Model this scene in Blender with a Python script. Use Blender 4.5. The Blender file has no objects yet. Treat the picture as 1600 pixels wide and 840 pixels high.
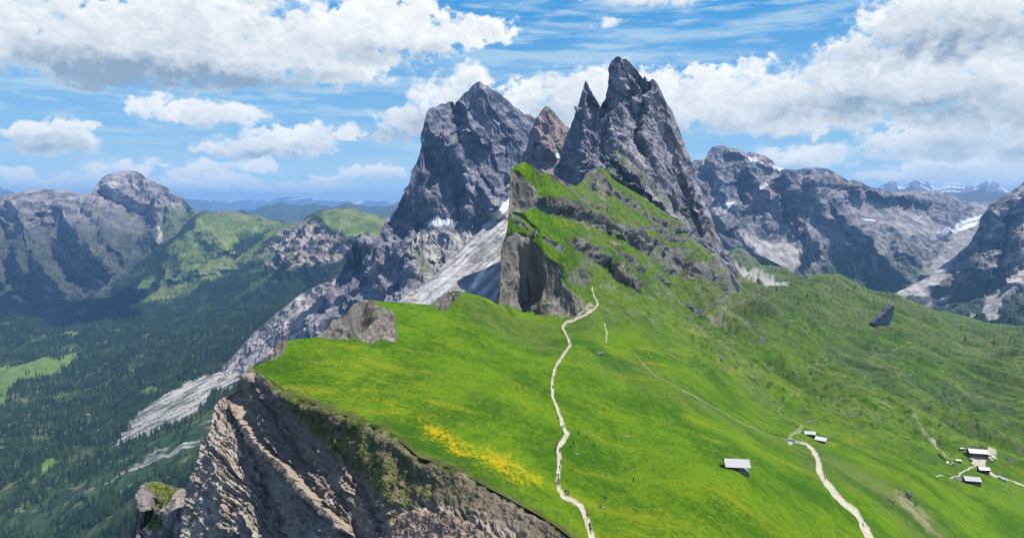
import bpy, math, random
import numpy as np
from mathutils import Vector, Matrix
# ------------------------------------------------------------------ camera, sky, sun, exposure
scene = bpy.context.scene
COL = scene.collection
F = 1100.0                                   # focal length in photo pixels (photo is 1600 x 840)
PITCH = math.atan(102 / F)                   # horizon on row 318
SUN_AZ, SUN_EL = math.radians(92), math.radians(64)     # azimuth clockwise from the view direction
cd = bpy.data.cameras.new("camera"); cam = bpy.data.objects.new("camera", cd); COL.objects.link(cam)
cam.location = (0, 0, 0); cam.rotation_euler = (math.pi / 2 - PITCH, 0, 0)
cd.angle = 2 * math.atan(800 / F); cd.clip_start = 1; cd.clip_end = 400000
scene.camera = cam
scene.view_settings.view_transform = 'Standard'; scene.view_settings.look = 'None'
scene.view_settings.gamma = 1; scene.view_settings.exposure = 0.16; scene.view_settings.use_curve_mapping = False
scene.cycles.max_bounces = 5; scene.cycles.diffuse_bounces = 2; scene.cycles.volume_bounces = 1
scene.cycles.transparent_max_bounces = 6

sd = Vector((math.sin(SUN_AZ) * math.cos(SUN_EL), math.cos(SUN_AZ) * math.cos(SUN_EL), math.sin(SUN_EL)))
ld = bpy.data.lights.new("sun", 'SUN'); ld.energy = 5.0; ld.angle = math.radians(0.5); ld.color = (1, 0.95, 0.87)
sun = bpy.data.objects.new("sun", ld); COL.objects.link(sun)
sun.rotation_euler = sd.to_track_quat('Z', 'Y').to_euler(); sun.location = (0, 0, 900)

world = bpy.data.worlds.new("World"); scene.world = world; world.use_nodes = True
world.cycles.sampling_method = 'MANUAL'; world.cycles.sample_map_resolution = 512

class NT:
    """tiny helper to write node trees as expressions"""
    def __init__(s, tree): s.t = tree; s.n = tree.nodes; s.l = tree.links
    def new(s, typ, **kw):
        n = s.n.new(typ)
        for k, v in kw.items(): setattr(n, k, v)
        return n
    def put(s, sock, v):
        if v is None: return
        if isinstance(v, bpy.types.NodeSocket): s.l.new(v, sock)
        else: sock.default_value = v
    def m(s, op, a, b=None, c=None, clamp=False):
        n = s.new('ShaderNodeMath', operation=op); n.use_clamp = clamp
        for i, v in enumerate((a, b, c)): s.put(n.inputs[i], v)
        return n.outputs[0]
    def v(s, op, a, b=None, c=None):
        n = s.new('ShaderNodeVectorMath', operation=op)
        for i, q in enumerate((a, b, c)):
            if q is not None: s.put(n.inputs[i], q)
        return n.outputs['Value'] if op in ('DOT_PRODUCT', 'LENGTH') else n.outputs['Vector']
    def noise(s, vec, scale, detail=4, rough=0.5, lac=2.0, dist=0.0):
        n = s.new('ShaderNodeTexNoise'); s.put(n.inputs['Vector'], vec)
        n.inputs['Scale'].default_value = scale; n.inputs['Detail'].default_value = detail
        n.inputs['Roughness'].default_value = rough; n.inputs['Lacunarity'].default_value = lac
        n.inputs['Distortion'].default_value = dist
        return n.outputs['Fac']
    def ramp(s, x, a, b, lo=0.0, hi=1.0, smooth=True):
        n = s.new('ShaderNodeMapRange', interpolation_type='SMOOTHSTEP' if smooth else 'LINEAR')
        for i, v in enumerate((x, a, b, lo, hi)): s.put(n.inputs[i], v)
        return n.outputs[0]
    def mix(s, f, a, b, mode='MIX'):
        n = s.new('ShaderNodeMix', data_type='RGBA', blend_type=mode)
        s.put(n.inputs[0], f); s.put(n.inputs[6], a); s.put(n.inputs[7], b)
        return n.outputs[2]
    def xyz(s, x, y, z):
        n = s.new('ShaderNodeCombineXYZ')
        for i, v in enumerate((x, y, z)): s.put(n.inputs[i], v)
        return n.outputs[0]

def build_world():
    T = NT(world.node_tree); T.n.clear()
    out = T.new('ShaderNodeOutputWorld')
    sky = T.new('ShaderNodeTexSky', sky_type='NISHITA'); sky.sun_disc = False
    sky.sun_elevation = SUN_EL; sky.sun_rotation = SUN_AZ; sky.altitude = 2500
    sky.air_density = 1.0; sky.dust_density = 0.6; sky.ozone_density = 1.6
    bg = T.new('ShaderNodeBackground'); T.put(bg.inputs[0], sky.outputs[0]); bg.inputs[1].default_value = 0.15
    T.l.new(bg.outputs[0], out.inputs[0])
build_world()
# ------------------------------------------------------------------ numpy noise
_rng = np.random.RandomState(7)
_PERM = _rng.permutation(65536).astype(np.int32); _G = _rng.normal(size=(4096, 3)).astype(np.float32)
_G /= np.linalg.norm(_G, axis=1)[:, None]
_RND = _rng.rand(65536).astype(np.float32)
def _h(ix, iy, iz):
    return _PERM[(_PERM[(_PERM[ix & 65535] + iy) & 65535] + iz) & 65535]
def hashf(ix, iy=0, iz=0):
    ix, iy, iz = [np.asarray(q).astype(np.int64) for q in (ix, iy, iz)]
    z = np.zeros(np.broadcast(ix, iy, iz).shape, np.int64)
    return _RND[_h(z + ix, z + iy, z + iz)]
from concurrent.futures import ThreadPoolExecutor
_POOL = ThreadPoolExecutor(4)
_GX, _GY, _GZ = [np.ascontiguousarray(_G[:, i]) for i in range(3)]
def _chunks(fn, arrs):
    """runs an elementwise function over pieces of the arrays, on all cores"""
    arrs = np.broadcast_arrays(*arrs); sh = arrs[0].shape
    if arrs[0].size < 60000: return fn(*arrs)
    arrs = [np.ravel(a) for a in arrs]; n = arrs[0].size; out = np.empty(n, np.float32)
    def job(i): out[i:i + 32768] = fn(*[a[i:i + 32768] for a in arrs])
    list(_POOL.map(job, range(0, n, 32768))); return out.reshape(sh)
def _perlin(x, y, z):
    x, y, z = [np.asarray(q, dtype=np.float32) for q in (x, y, z)]
    xi, yi, zi = np.floor(x), np.floor(y), np.floor(z)
    fx, fy, fz = x - xi, y - yi, z - zi
    xi, yi, zi = xi.astype(np.int32), yi.astype(np.int32), zi.astype(np.int32)
    u, v, w = [t * t * t * (t * (t * 6 - 15) + 10) for t in (fx, fy, fz)]
    T = _PERM.take
    r = []
    for dx in (0, 1):
        hx = T((xi + dx) & 65535)
        for dy in (0, 1):
            hy = T((hx + yi + dy) & 65535)
            for dz in (0, 1):
                a = T((hy + zi + dz) & 65535) & 4095
                r.append(_GX.take(a) * (fx - dx) + _GY.take(a) * (fy - dy) + _GZ.take(a) * (fz - dz))
    a = r[0] + w * (r[1] - r[0]); b = r[2] + w * (r[3] - r[2]); c = r[4] + w * (r[5] - r[4]); d = r[6] + w * (r[7] - r[6])
    a = a + v * (b - a); c = c + v * (d - c)
    return (a + u * (c - a)) * 1.5
def perlin(x, y, z): return _chunks(_perlin, (x, y, z))
def fbm(x, y, z=0.0, o=5, gain=.5, lac=2.03):
    return _chunks(lambda x, y, z: _fbm(x, y, z, o, gain, lac), (x, y, z))
def _fbm(x, y, z, o, gain, lac):
    s = 0; a = 1; f = 1
    for i in range(o):
        s = s + a * _perlin(x * f + 17.3 * i, y * f + 5.1 * i, z * f + 9.7 * i); a *= gain; f *= lac
    return s
def ridged(x, y, z=0.0, o=5, gain=.5, lac=2.1):
    return _chunks(lambda x, y, z: _ridged(x, y, z, o, gain, lac), (x, y, z))
def _ridged(x, y, z, o, gain, lac):
    """0..1, sharp crests"""
    s = 0; a = 1; f = 1; n = 0; w = 1
    for i in range(o):
        r = 1 - np.abs(_perlin(x * f + 31.3 * i, y * f + 8.1 * i, z * f + 3.7 * i)) * 1.6
        r = np.clip(r, 0, 1) ** 2 * w; w = np.clip(r * 1.6, 0, 1)
        s = s + a * r; n += a; a *= gain; f *= lac
    return s / n
def worley(x, y, z=None, seed=0):
    """F1 distance and cell id; 2D when z is None"""
    x = np.asarray(x, dtype=np.float32); y = np.asarray(y, dtype=np.float32)
    xi = np.floor(x).astype(np.int32); yi = np.floor(y).astype(np.int32)
    best = np.full(x.shape, 9, np.float32); sec = best.copy(); cid = np.zeros(x.shape, np.int32)
    if z is None:
        rng = [(i, j, 0) for i in (-1, 0, 1) for j in (-1, 0, 1)]; zi = np.zeros_like(xi); z = 0
    else:
        z = np.asarray(z, dtype=np.float32); zi = np.floor(z).astype(np.int32)
        rng = [(i, j, k) for i in (-1, 0, 1) for j in (-1, 0, 1) for k in (-1, 0, 1)]
    flat = isinstance(z, int)
    for (i, j, k) in rng:
        h = _h(xi + i + seed, yi + j, zi + k)
        d = (xi + i + _RND[h] - x) ** 2 + (yi + j + _RND[(h + 11) & 65535] - y) ** 2
        if not flat: d = d + (zi + k + _RND[(h + 23) & 65535] - z) ** 2
        m = d < best
        sec = np.where(m, best, np.minimum(sec, d)); cid = np.where(m, h, cid); best = np.where(m, d, best)
    return np.sqrt(best), np.sqrt(sec), cid
def sst(x, a, b):
    t = np.clip((x - a) / (b - a), 0, 1); return t * t * (3 - 2 * t)
def lerp(a, b, t): return a + (b - a) * t
# ------------------------------------------------------------------ clouds of the far sky, in degrees of azimuth / elevation
SKY_AZ0, SKY_AZ1, SKY_EL0, SKY_EL1 = -50.0, 50.0, -4.0, 24.0
# banks listed far to near; a puff = (centre px, py, half width, height above, depth below, weight) measured on the photo; 'dark' = grey undersides
BANKS = [
 dict(p=[(150,278,190,15,12,.8),(330,282,120,16,12,.9),(440,290,170,12,14,.85),(25,268,60,10,20,.7),(540,302,160,9,8,.8),(230,256,60,9,8,.65),(1360,276,60,10,8,.8),(1480,292,120,12,8,.9),(100,300,120,6,6,.7)], dark=[(430,288,60,9,.35),(130,282,90,7,.4),(330,290,60,6,.3)], e=.8),
 dict(p=[(190,262,70,12,8,.9),(320,268,60,18,10,1.0),(395,262,50,16,10,1.),(590,270,58,18,10,1.1),(520,278,50,10,8,.8),(1470,270,90,26,14,1.05),(1580,272,80,26,16,1.05),(1420,262,40,14,10,.9)], dark=[(590,277,40,5,.35),(1500,276,80,9,.5),(330,272,60,6,.3)], e=.7),
 dict(p=[(1262,250,82,22,12,1.2),(1240,246,30,16,10,1.0)], dark=[(1262,258,80,6,.25)], e=.8),
 dict(p=[(320,184,118,30,12,1.0),(230,165,50,24,12,.8),(260,155,50,10,10,.6)], dark=[(320,190,110,7,.25)], e=.8),
 dict(p=[(830,170,80,52,60,1.1),(900,152,70,45,60,1.1),(960,140,60,40,60,1.1),(1060,160,90,64,54,1.2),(1160,170,90,70,44,1.2),(1230,190,150,60,26,1.1),(1480,230,170,60,26,1.1),(1600,240,110,60,36,1.1)], dark=[(1130,205,160,20,.5),(1250,190,90,22,.4),(1470,235,80,18,.75),(850,180,60,14,.3),(1590,238,60,12,.7)], e=1),
 dict(p=[(1240,160,90,60,52,1.15),(1330,150,100,80,56,1.2),(1450,130,130,90,66,1.25),(1560,150,130,90,60,1.25)], dark=[(1330,170,130,22,.75),(1220,185,80,14,.5),(1460,170,90,22,.7),(1560,190,60,20,.6)], e=1),
 dict(p=[(1310,100,60,46,40,1.0),(1400,60,80,66,56,1.2),(1500,50,110,80,56,1.25),(1620,60,110,90,60,1.2)], dark=[(1440,78,110,26,.95),(1560,66,60,20,.6)], e=1),
 dict(p=[(730,130,40,34,30,1.1),(700,165,55,44,36,1.15),(650,195,70,36,22,1.1),(610,218,50,22,14,.9)], dark=[(615,218,50,18,.95),(680,205,60,22,.8),(700,180,40,14,.35)], e=1),
 dict(p=[(88,226,78,36,14,1.2),(110,212,45,28,14,1.1)], dark=[(85,230,70,10,.75)], e=1),
 dict(p=[(400,238,75,26,13,1.15),(440,232,80,34,15,1.15),(505,215,52,26,17,1.1),(545,208,25,18,12,.9)], dark=[(430,246,70,10,.95),(470,232,50,10,.4)], e=1),
 dict(p=[(660,70,80,46,26,1.1),(745,58,66,28,22,1.05),(800,48,26,14,14,.8),(600,95,60,40,26,.9)], dark=[(650,88,60,12,.35)], e=1),
 dict(p=[(30,50,90,70,40,1.0),(150,95,140,105,42,1.2),(290,100,150,110,42,1.25),(400,90,130,110,50,1.2),(520,90,120,90,54,1.15),(590,50,90,60,60,1.1),(650,20,50,40,30,1.0)], dark=[(190,118,140,26,1.15),(340,128,170,20,1.0),(460,128,90,16,.6),(300,80,60,22,.35),(580,95,60,18,.3),(150,60,60,20,.3)], e=1),
 dict(p=[(1000,4,90,16,14,1.0),(1080,8,60,14,12,.95),(930,-2,60,14,12,.9),(945,43,30,9,8,.9),(1110,0,50,14,10,.9)], dark=[(1000,12,90,8,.3)], e=.7),
]
def _deg(px, py):
    a = math.atan((px - 800) / F); return math.degrees(a), math.degrees(math.atan((318 - py) / F * math.cos(a))), math.cos(a)
def sky_rgb(nx, ny):
    A, E = np.meshgrid(np.linspace(SKY_AZ0, SKY_AZ1, nx), np.linspace(SKY_EL0, SKY_EL1, ny))
    A = A.astype(np.float32); E = E.astype(np.float32)
    K = 57.2958 / F
    wx = fbm(A * .35, E * .55, 3.3, 3); wy = fbm(A * .35, E * .55, 8.8, 3)
    wx2 = fbm(A * 1.2, E * 1.6, 13.3, 4); wy2 = fbm(A * 1.2, E * 1.6, 18.8, 4)
    U = A + wx * .9 + wx2 * .35; V = E + wy * .45 + wy2 * .22
    def puff(f, sd):
        d, _, _ = worley(U * f, V * f * 1.2, seed=sd); return 1 - d * 1.25
    pf = puff(.55, 1) * .42 + puff(1.2, 5) * .30 + puff(2.5, 9) * .18 + puff(5.2, 14) * .10
    fb = fbm(A * .9, E * 1.15, 5.5, 6, .55)
    fb2 = fbm(U * .5, V * .9, 25.5, 5, .55)
    softn = sst(fbm(A * .16 + 3, E * .3, 71.5, 3), -.1, .45) * .9
    fb3 = np.minimum(fbm(U * .28, V * .5, 61.5, 4, .6), .25)
    da, de = (SKY_AZ1 - SKY_AZ0) / (nx - 1), (SKY_EL1 - SKY_EL0) / (ny - 1)
    t = np.clip(E / 15, 0, 1)[..., None]
    rgb = lerp(np.array([.40, .69, .88]), np.array([.06, .31, .68]), t ** .75)
    ci = sst(fbm(A * .09 + E * .05, E * .75, 40., 6, .6), -.15, .75) * sst(E, 0, 5) * .85
    ci = np.maximum(ci, .85 * sst(fbm(A * .16, E * 1.2, 44., 6, .62), -.1, .9))
    rgb = lerp(rgb, np.array([.50, .68, .80]), (ci * .8)[..., None])
    SH, LI = np.array([.27, .37, .48]), np.array([.94, .955, .95])
    for bi, bk in enumerate(BANKS):
        acc = np.full(A.shape, -3.0, np.float32)
        for (px, py, rx, up, dn, w) in bk['p']:
            a, e, ca = _deg(px, py)
            x = (U - a) / (rx * K * ca * ca * 1.08); dy = V - e
            y = np.maximum(dy / (up * K), -dy / (dn * K))
            g = w - (x * x + y * y); k = .3
            h = np.clip(.5 + .5 * (acc - g) / k, 0, 1); acc = g + (acc - g) * h + k * h * (1 - h)
        acc = np.maximum(acc, -2.5)
        f = acc * 1.0 - .60 + (pf * .75 + fb * .5) * bk['e'] + (1 - bk['e']) * .3
        dens = np.clip(f, 0, 1.2); tau = np.zeros_like(f)
        for i in range(1, 15):
            s = .07 * i + .006 * i * i
            ox, oy = int(round(s * .45 / da)), int(round(s * .9 / de))
            sh = np.zeros_like(dens); sh[:ny - oy, :nx - ox] = dens[oy:, ox:]
            tau += sh * (.08 + .012 * i)
        dk = np.zeros_like(f)
        for (px, py, rx, ry, w) in bk['dark']:
            a, e, ca = _deg(px, py)
            d2 = ((U - a) / (rx * K * ca)) ** 2 + ((V - e) / (ry * K)) ** 2
            dk = np.maximum(dk, w * np.exp(-d2 * .9))
        gx = (np.roll(pf + fb * .6, -2, 1) - np.roll(pf + fb * .6, 2, 1)) / (4 * da); gy = (np.roll(pf + fb * .6, -2, 0) - np.roll(pf + fb * .6, 2, 0)) / (4 * de)
        rel = np.clip(-(gx * .5 + gy * .85) * .16, -1, 1)
        b = .86 + .24 * np.exp(-tau * 1.3) + .20 * rel * (1 - dk * .5) + .12 * fb2 + .14 * fb3 - .05 - dk * (.62 + .3 * fb)
        low = np.clip(dk + (1 - bk['e']), 0, 1)
        al = lerp(sst(f, -.02, .42), sst(f, -.32, .85), np.clip(np.maximum(low * .85, softn), 0, 1))
        k = np.clip((b - .2) / .8, 0, 1)[..., None]
        cc = lerp(SH, LI, k)
        far = np.exp(-np.clip(E, 0, 99) / 3.0)[..., None] * .4
        cc = lerp(cc, np.array([.66, .80, .90]), far)
        rgb = lerp(rgb, cc, (al * (1 - .15 * far[..., 0]))[..., None])
    # distant haze band at the horizon
    hz = np.exp(-np.clip(E, 0, 99) / 1.5)[..., None] * .9
    rgb = lerp(rgb, np.array([.92, 1.10, 1.18]), hz)
    return A, E, rgb
# ------------------------------------------------------------------ turning photo measurements into places in the world
CP, SP = math.cos(PITCH), math.sin(PITCH)
def at(px, py, Y):
    """world point seen at photo pixel (px, py) and standing Y metres ahead of the camera"""
    px, py, Y = [np.asarray(q, dtype=np.float64) for q in (px, py, Y)]
    a = (px - 800) / F; b = (420 - py) / F
    k = Y / (CP + b * SP)
    return np.stack(np.broadcast_arrays(a * k, Y, (-SP + b * CP) * k), -1)
def seen(P):
    """photo pixel of world points"""
    x, y, z = P[..., 0], P[..., 1], P[..., 2]
    f = y * CP - z * SP; u = y * SP + z * CP
    return 800 + F * x / f, 420 - F * u / f
def spline(pts, n=None):
    return np.array(pts, dtype=np.float64)
def yfun(pts):
    p = np.array(pts, dtype=np.float64); return lambda x: np.interp(x, p[:, 0], p[:, 1])
class TPS:
    """thin plate spline of 1 / distance over the photo plane (planes in the world stay planes)"""
    def __init__(s, pts, lam=1e-3):
        p = np.array(pts, dtype=np.float64); s.c = p[:, :2] / 100.0; w = 1000.0 / p[:, 2]
        n = len(p); K = s.k(np.linalg.norm(s.c[:, None] - s.c[None], axis=2)) + lam * np.eye(n)
        A = np.zeros((n + 3, n + 3)); A[:n, :n] = K; A[:n, n] = 1; A[:n, n + 1:] = s.c; A[n, :n] = 1; A[n + 1:, :n] = s.c.T
        s.w = np.linalg.solve(A, np.concatenate([w, [0, 0, 0]]))
    @staticmethod
    def k(r): return np.where(r > 0, r * r * np.log(r + 1e-12), 0)
    def __call__(s, px, py):
        sh = px.shape; x = px.ravel() / 100.0; y = py.ravel() / 100.0
        def f(x, y):
            o = s.w[-3] + s.w[-2] * x + s.w[-1] * y
            for i in range(len(s.c)):
                r2 = (x - s.c[i, 0]) ** 2 + (y - s.c[i, 1]) ** 2
                o = o + s.w[i] * .5 * r2 * np.log(r2 + 1e-12)
            return o
        out = np.empty(x.size)
        def job(i): out[i:i + 16384] = f(x[i:i + 16384], y[i:i + 16384])
        list(_POOL.map(job, range(0, x.size, 16384)))
        return out.reshape(sh) / 1000.0                                   # 1 / metres
def dpoly(px, py, pts):
    """distance in photo pixels to a polyline, parameter along it, side (+ = below / right going along)"""
    best = np.full(px.shape, 1e9); tt = np.zeros(px.shape); sd = np.ones(px.shape)
    p = np.array(pts, dtype=np.float64); L = 0; tot = np.linalg.norm(np.diff(p[:, :2], axis=0), axis=1).sum()
    for a, b in zip(p[:-1], p[1:]):
        v = b[:2] - a[:2]; l = np.hypot(*v)
        t = np.clip(((px - a[0]) * v[0] + (py - a[1]) * v[1]) / (l * l), 0, 1)
        dx, dy = px - a[0] - t * v[0], py - a[1] - t * v[1]
        d = np.hypot(dx, dy); m = d < best
        best = np.where(m, d, best); tt = np.where(m, (L + t * l) / tot, tt); sd = np.where(m, np.sign(v[0] * dy - v[1] * dx), sd); L += l
    return best, tt, sd
def inpoly(px, py, pts):
    ins = np.zeros(px.shape, bool); n = len(pts)
    for i in range(n):
        (x1, y1), (x2, y2) = pts[i], pts[(i + 1) % n]
        if y1 == y2: continue
        c = ((y1 > py) != (y2 > py)) & (px < (x2 - x1) * (py - y1) / (y2 - y1) + x1)
        ins ^= c
    return ins
def area(px, py, pts, soft):
    """1 inside a photo polygon, fading over 'soft' pixels across its outline"""
    d, _, _ = dpoly(px, py, list(pts) + [pts[0]])
    return np.clip(.5 + np.where(inpoly(px, py, pts), d, -d) / (2 * soft), 0, 1)
def band(px, py, pts, hw, soft=None):
    """1 on a polyline; pts may carry a third number, the half width there"""
    d, t, _ = dpoly(px, py, pts)
    p = np.array(pts, dtype=np.float64)
    if p.shape[1] > 2:
        seg = np.concatenate([[0], np.cumsum(np.linalg.norm(np.diff(p[:, :2], axis=0), axis=1))]); hw = np.interp(t, seg / seg[-1], p[:, 2])
    soft = soft or .5 * np.mean(hw)
    return np.clip(.5 + (hw - d) / (2 * soft), 0, 1)
def normals(P):
    du = np.gradient(P, axis=1); dv = np.gradient(P, axis=0)
    n = np.cross(du, dv); n /= np.linalg.norm(n, axis=-1, keepdims=True) + 1e-9
    s = np.sign((n * -P).sum(-1, keepdims=True)); s[s == 0] = 1                # towards the camera
    return n * s
def rot(a, b, deg):
    c, s = math.cos(math.radians(deg)), math.sin(math.radians(deg)); return a * c + b * s, -a * s + b * c
def strata(x, y, z, dip_deg, lay):
    """broken ledges: every bed sticks out by its own amount, cut into blocks by joints; lay = [(thickness, depth, block length)]"""
    w1 = 2.3 * fbm(x / 26, y / 26, z / 26, 3) + .5 * fbm(x / 9, y / 9, z / 9 + 7, 3); w2 = .4 * fbm(x / 4, y / 4, z / 4, 3)
    a, c = rot(x, z, -dip_deg)                                  # a along the beds, c across them
    c = c + w1 + w2 + y * .18; h = 0; edge = 0
    for k, (T, A, L) in enumerate(lay):
        u = c / T + 50; i = np.floor(u); f = u - i
        off = hashf(i, k * 7 + 3) * 17.0
        bl = a / (L * (.6 + .8 * hashf(i, k * 7 + 5))) + off + .12 * fbm(x / 3, y / 3, z / 3 + k, 2) + y / (L * 2.2)
        j = np.floor(bl); g = bl - j
        pr = hashf(i, j, k * 7 + 9); prn = hashf(i, 0, k * 7 + 11)
        step = .45 + .55 * (pr * .6 + prn * .4)
        prof = sst(f, 0, .13) * (1 - .88 * f)     # overhanging foot, sloping top
        joint = sst(g, 0, .06) * sst(g, 1, .94)
        h = h + A * step * prof * (.55 + .45 * joint); edge = edge + (1 - prof) * .5 / (k + 1)
    return h * (.40 + .75 * sst(fbm(x / 17, y / 17, z / 17 + 31, 3), -.6, .2)), c
def tag(o, label=None, cat=None, group=None, kind=None):
    if label: o['label'] = label
    if cat: o['category'] = cat
    if group: o['group'] = group
    if kind: o['kind'] = kind
    return o
def mesh_obj(name, V, Q, mat, col=None, extra=None, parent=None, smooth=True):
    """V (n,3), Q list/array of quads or tris, col (n,3) base colour per vertex"""
    me = bpy.data.meshes.new(name)
    V = np.asarray(V, dtype=np.float32).reshape(-1, 3); Q = np.asarray(Q, dtype=np.int32)
    me.vertices.add(len(V)); me.vertices.foreach_set('co', V.ravel())
    k = Q.shape[1]
    me.loops.add(Q.size); me.loops.foreach_set('vertex_index', Q.ravel())
    me.polygons.add(len(Q)); me.polygons.foreach_set('loop_start', np.arange(0, Q.size, k, dtype=np.int32))
    me.polygons.foreach_set('loop_total', np.full(len(Q), k, dtype=np.int32))
    if smooth: me.polygons.foreach_set('use_smooth', np.ones(len(Q), bool))
    me.update(calc_edges=True)
    if col is not None:
        a = me.attributes.new('Col', 'FLOAT_COLOR', 'POINT')
        c = np.ones((len(V), 4), np.float32); c[:, :3] = np.asarray(col).reshape(-1, 3); a.data.foreach_set('color', c.ravel())
    if extra is not None:
        for nm, arr in extra.items():
            a = me.attributes.new(nm, 'FLOAT', 'POINT'); a.data.foreach_set('value', np.asarray(arr, np.float32).ravel())
    if mat: me.materials.append(mat)
    o = bpy.data.objects.new(name, me); COL.objects.link(o)
    if parent: o.parent = parent
    return o
def grid_quads(nv, nu, keep=None):
    i = np.arange(nv - 1)[:, None] * nu + np.arange(nu - 1)[None]
    q = np.stack([i, i + nu, i + nu + 1, i + 1], -1)
    if keep is not None: q = q[keep[:-1, :-1] & keep[1:, 1:]]
    return q.reshape(-1, 4)
def with_back(P, C, back=400.0, drop=500.0, sides=True):
    """closes a mountain: the far side falls away behind its skyline, the flanks run back too"""
    nv, nu = P.shape[:2]; rows = [P]; cols = [C]; top = P[0]
    ext, ec = [], []
    for k, t in enumerate((.12, .3, .6, 1.0)):
        r = top.copy(); r[:, 1] += back * t
        r[:, 0] += top[:, 0] / np.maximum(top[:, 1], 1) * back * t
        r[:, 2] -= drop * t ** 1.1; ext.append(r); ec.append(C[0])
    P2 = np.concatenate([np.array(ext[::-1]), P]); C2 = np.concatenate([np.array(ec[::-1]), C])
    if sides:
        for s in (0, -1):
            e, c = P2[:, s], C2[:, s]; b = e.copy(); b[:, 1] += back; b[:, 0] += e[:, 0] / np.maximum(e[:, 1], 1) * back; b[:, 2] -= drop * .5
            if s == 0: P2 = np.concatenate([b[:, None], P2], 1); C2 = np.concatenate([c[:, None], C2], 1)
            else: P2 = np.concatenate([P2, b[:, None]], 1); C2 = np.concatenate([C2, c[:, None]], 1)
    return P2, C2
def rgb(h):
    """sRGB photo-like triple -> linear albedo"""
    a = np.array(h, dtype=np.float64) / 255; return np.where(a < .04045, a / 12.92, ((a + .055) / 1.055) ** 2.4)
def M3(a): return a[..., None]
# ------------------------------------------------------------------ materials
def ground_mat(name, s1, s2, var=.35, bump=.6, bdist=1.0, rough=.95, hue=None, aniso=(1, 1, 1), spec=.1):
    """base colour from the surface's own colour map, broken up by two noises (scales in 1/m), with a bump"""
    m = bpy.data.materials.new(name); m.use_nodes = True; T = NT(m.node_tree); T.n.clear()
    out = T.new('ShaderNodeOutputMaterial'); b = T.new('ShaderNodeBsdfPrincipled')
    a = T.new('ShaderNodeAttribute', attribute_name='Col')
    o = T.v('MULTIPLY', T.new('ShaderNodeTexCoord').outputs['Object'], aniso)
    n1 = T.noise(o, s1, 6, .62); n2 = T.noise(o, s2, 3, .6)
    k = T.m('MULTIPLY', T.ramp(n1, .25, .75, 1 - var, 1 + var, False), T.ramp(n2, .25, .75, 1 - var * .7, 1 + var * .7, False))
    c = T.v('SCALE', a.outputs['Color']); T.put(c.node.inputs['Scale'], k)
    if hue is not None: c = T.mix(T.ramp(n2, .5, .75, 0, .5), c, T.mix(1.0, c, hue, 'MULTIPLY'))
    T.put(b.inputs['Base Color'], c); b.inputs['Roughness'].default_value = rough
    b.inputs['Specular IOR Level'].default_value = spec
    bp = T.new('ShaderNodeBump'); bp.inputs['Strength'].default_value = bump; bp.inputs['Distance'].default_value = bdist
    T.put(bp.inputs['Height'], T.m('MULTIPLY_ADD', n2, .4, n1)); T.l.new(bp.outputs[0], b.inputs['Normal'])
    T.l.new(b.outputs[0], out.inputs[0]); return m
def plain_mat(name, col, rough=.8, var=.25, scale=2.0, bump=.3, metal=0.0, spec=.3):
    m = bpy.data.materials.new(name); m.use_nodes = True; T = NT(m.node_tree)
    b = T.n['Principled BSDF']; o = T.new('ShaderNodeTexCoord').outputs['Object']
    n = T.noise(o, scale, 5, .6)
    c = T.v('SCALE', T.xyz(*col)); T.put(c.node.inputs['Scale'], T.ramp(n, .25, .75, 1 - var, 1 + var, False))
    T.put(b.inputs['Base Color'], c); b.inputs['Roughness'].default_value = rough; b.inputs['Metallic'].default_value = metal
    b.inputs['Specular IOR Level'].default_value = spec
    bp = T.new('ShaderNodeBump'); bp.inputs['Strength'].default_value = bump; bp.inputs['Distance'].default_value = .2
    T.put(bp.inputs['Height'], n); T.l.new(bp.outputs[0], b.inputs['Normal']); return m
# ------------------------------------------------------------------ sky shell with the clouds
def build_sky():
    nx, ny = 1500, 420
    A, E, c = sky_rgb(nx, ny); a, e = np.radians(A), np.radians(E); R = 200000.0
    P = np.stack([R * np.sin(a) * np.cos(e), R * np.cos(a) * np.cos(e), R * np.sin(e)], -1)
    m = bpy.data.materials.new('sky'); m.use_nodes = True; T = NT(m.node_tree); T.n.clear()
    out = T.new('ShaderNodeOutputMaterial'); em = T.new('ShaderNodeEmission')
    at_ = T.new('ShaderNodeAttribute', attribute_name='Col'); T.l.new(at_.outputs['Color'], em.inputs[0]); T.l.new(em.outputs[0], out.inputs[0])
    m.cycles.emission_sampling = 'NONE'
    tag(mesh_obj('sky', P, grid_quads(ny, nx), m, c), kind='structure')
# ------------------------------------------------------------------ outlines measured on the photo
EDGE = [(397, 573), (420, 593), (447, 613), (500, 631), (563, 654), (605, 672), (630, 690), (655, 711), (683, 720), (723, 735), (751, 752), (799, 778), (838, 799), (867, 817), (893, 837), (930, 865), (990, 908)]
SKY_A = [(397, 572), (405, 569), (420, 562), (427, 548), (432, 537), (450, 532), (470, 529), (490, 527), (500, 521), (512, 513), (518, 503), (535, 495), (545, 484), (552, 475), (565, 469), (580, 469), (600, 471), (640, 473), (672, 476), (680, 470), (700, 458), (712, 455), (735, 458), (760, 466), (779, 476),
         (781, 460), (783, 410), (787, 380), (791, 366), (794, 345), (796, 325), (797, 290), (798, 268), (804, 259), (812, 255), (820, 253), (832, 260), (845, 266), (860, 272), (872, 278), (885, 286), (900, 291), (909, 284), (917, 270), (925, 264), (938, 261), (948, 266), (957, 280), (975, 290), (1010, 312), (1045, 340), (1080, 372), (1105, 396), (1125, 415),
         (1135, 408), (1142, 396), (1150, 386), (1170, 392), (1195, 402), (1215, 412), (1235, 424), (1250, 431), (1262, 432), (1275, 428), (1290, 427), (1310, 431), (1330, 440), (1350, 449), (1375, 462), (1400, 468), (1430, 474), (1470, 485), (1500, 494), (1540, 505), (1600, 512), (1800, 514)]
ey = yfun(EDGE)
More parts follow.
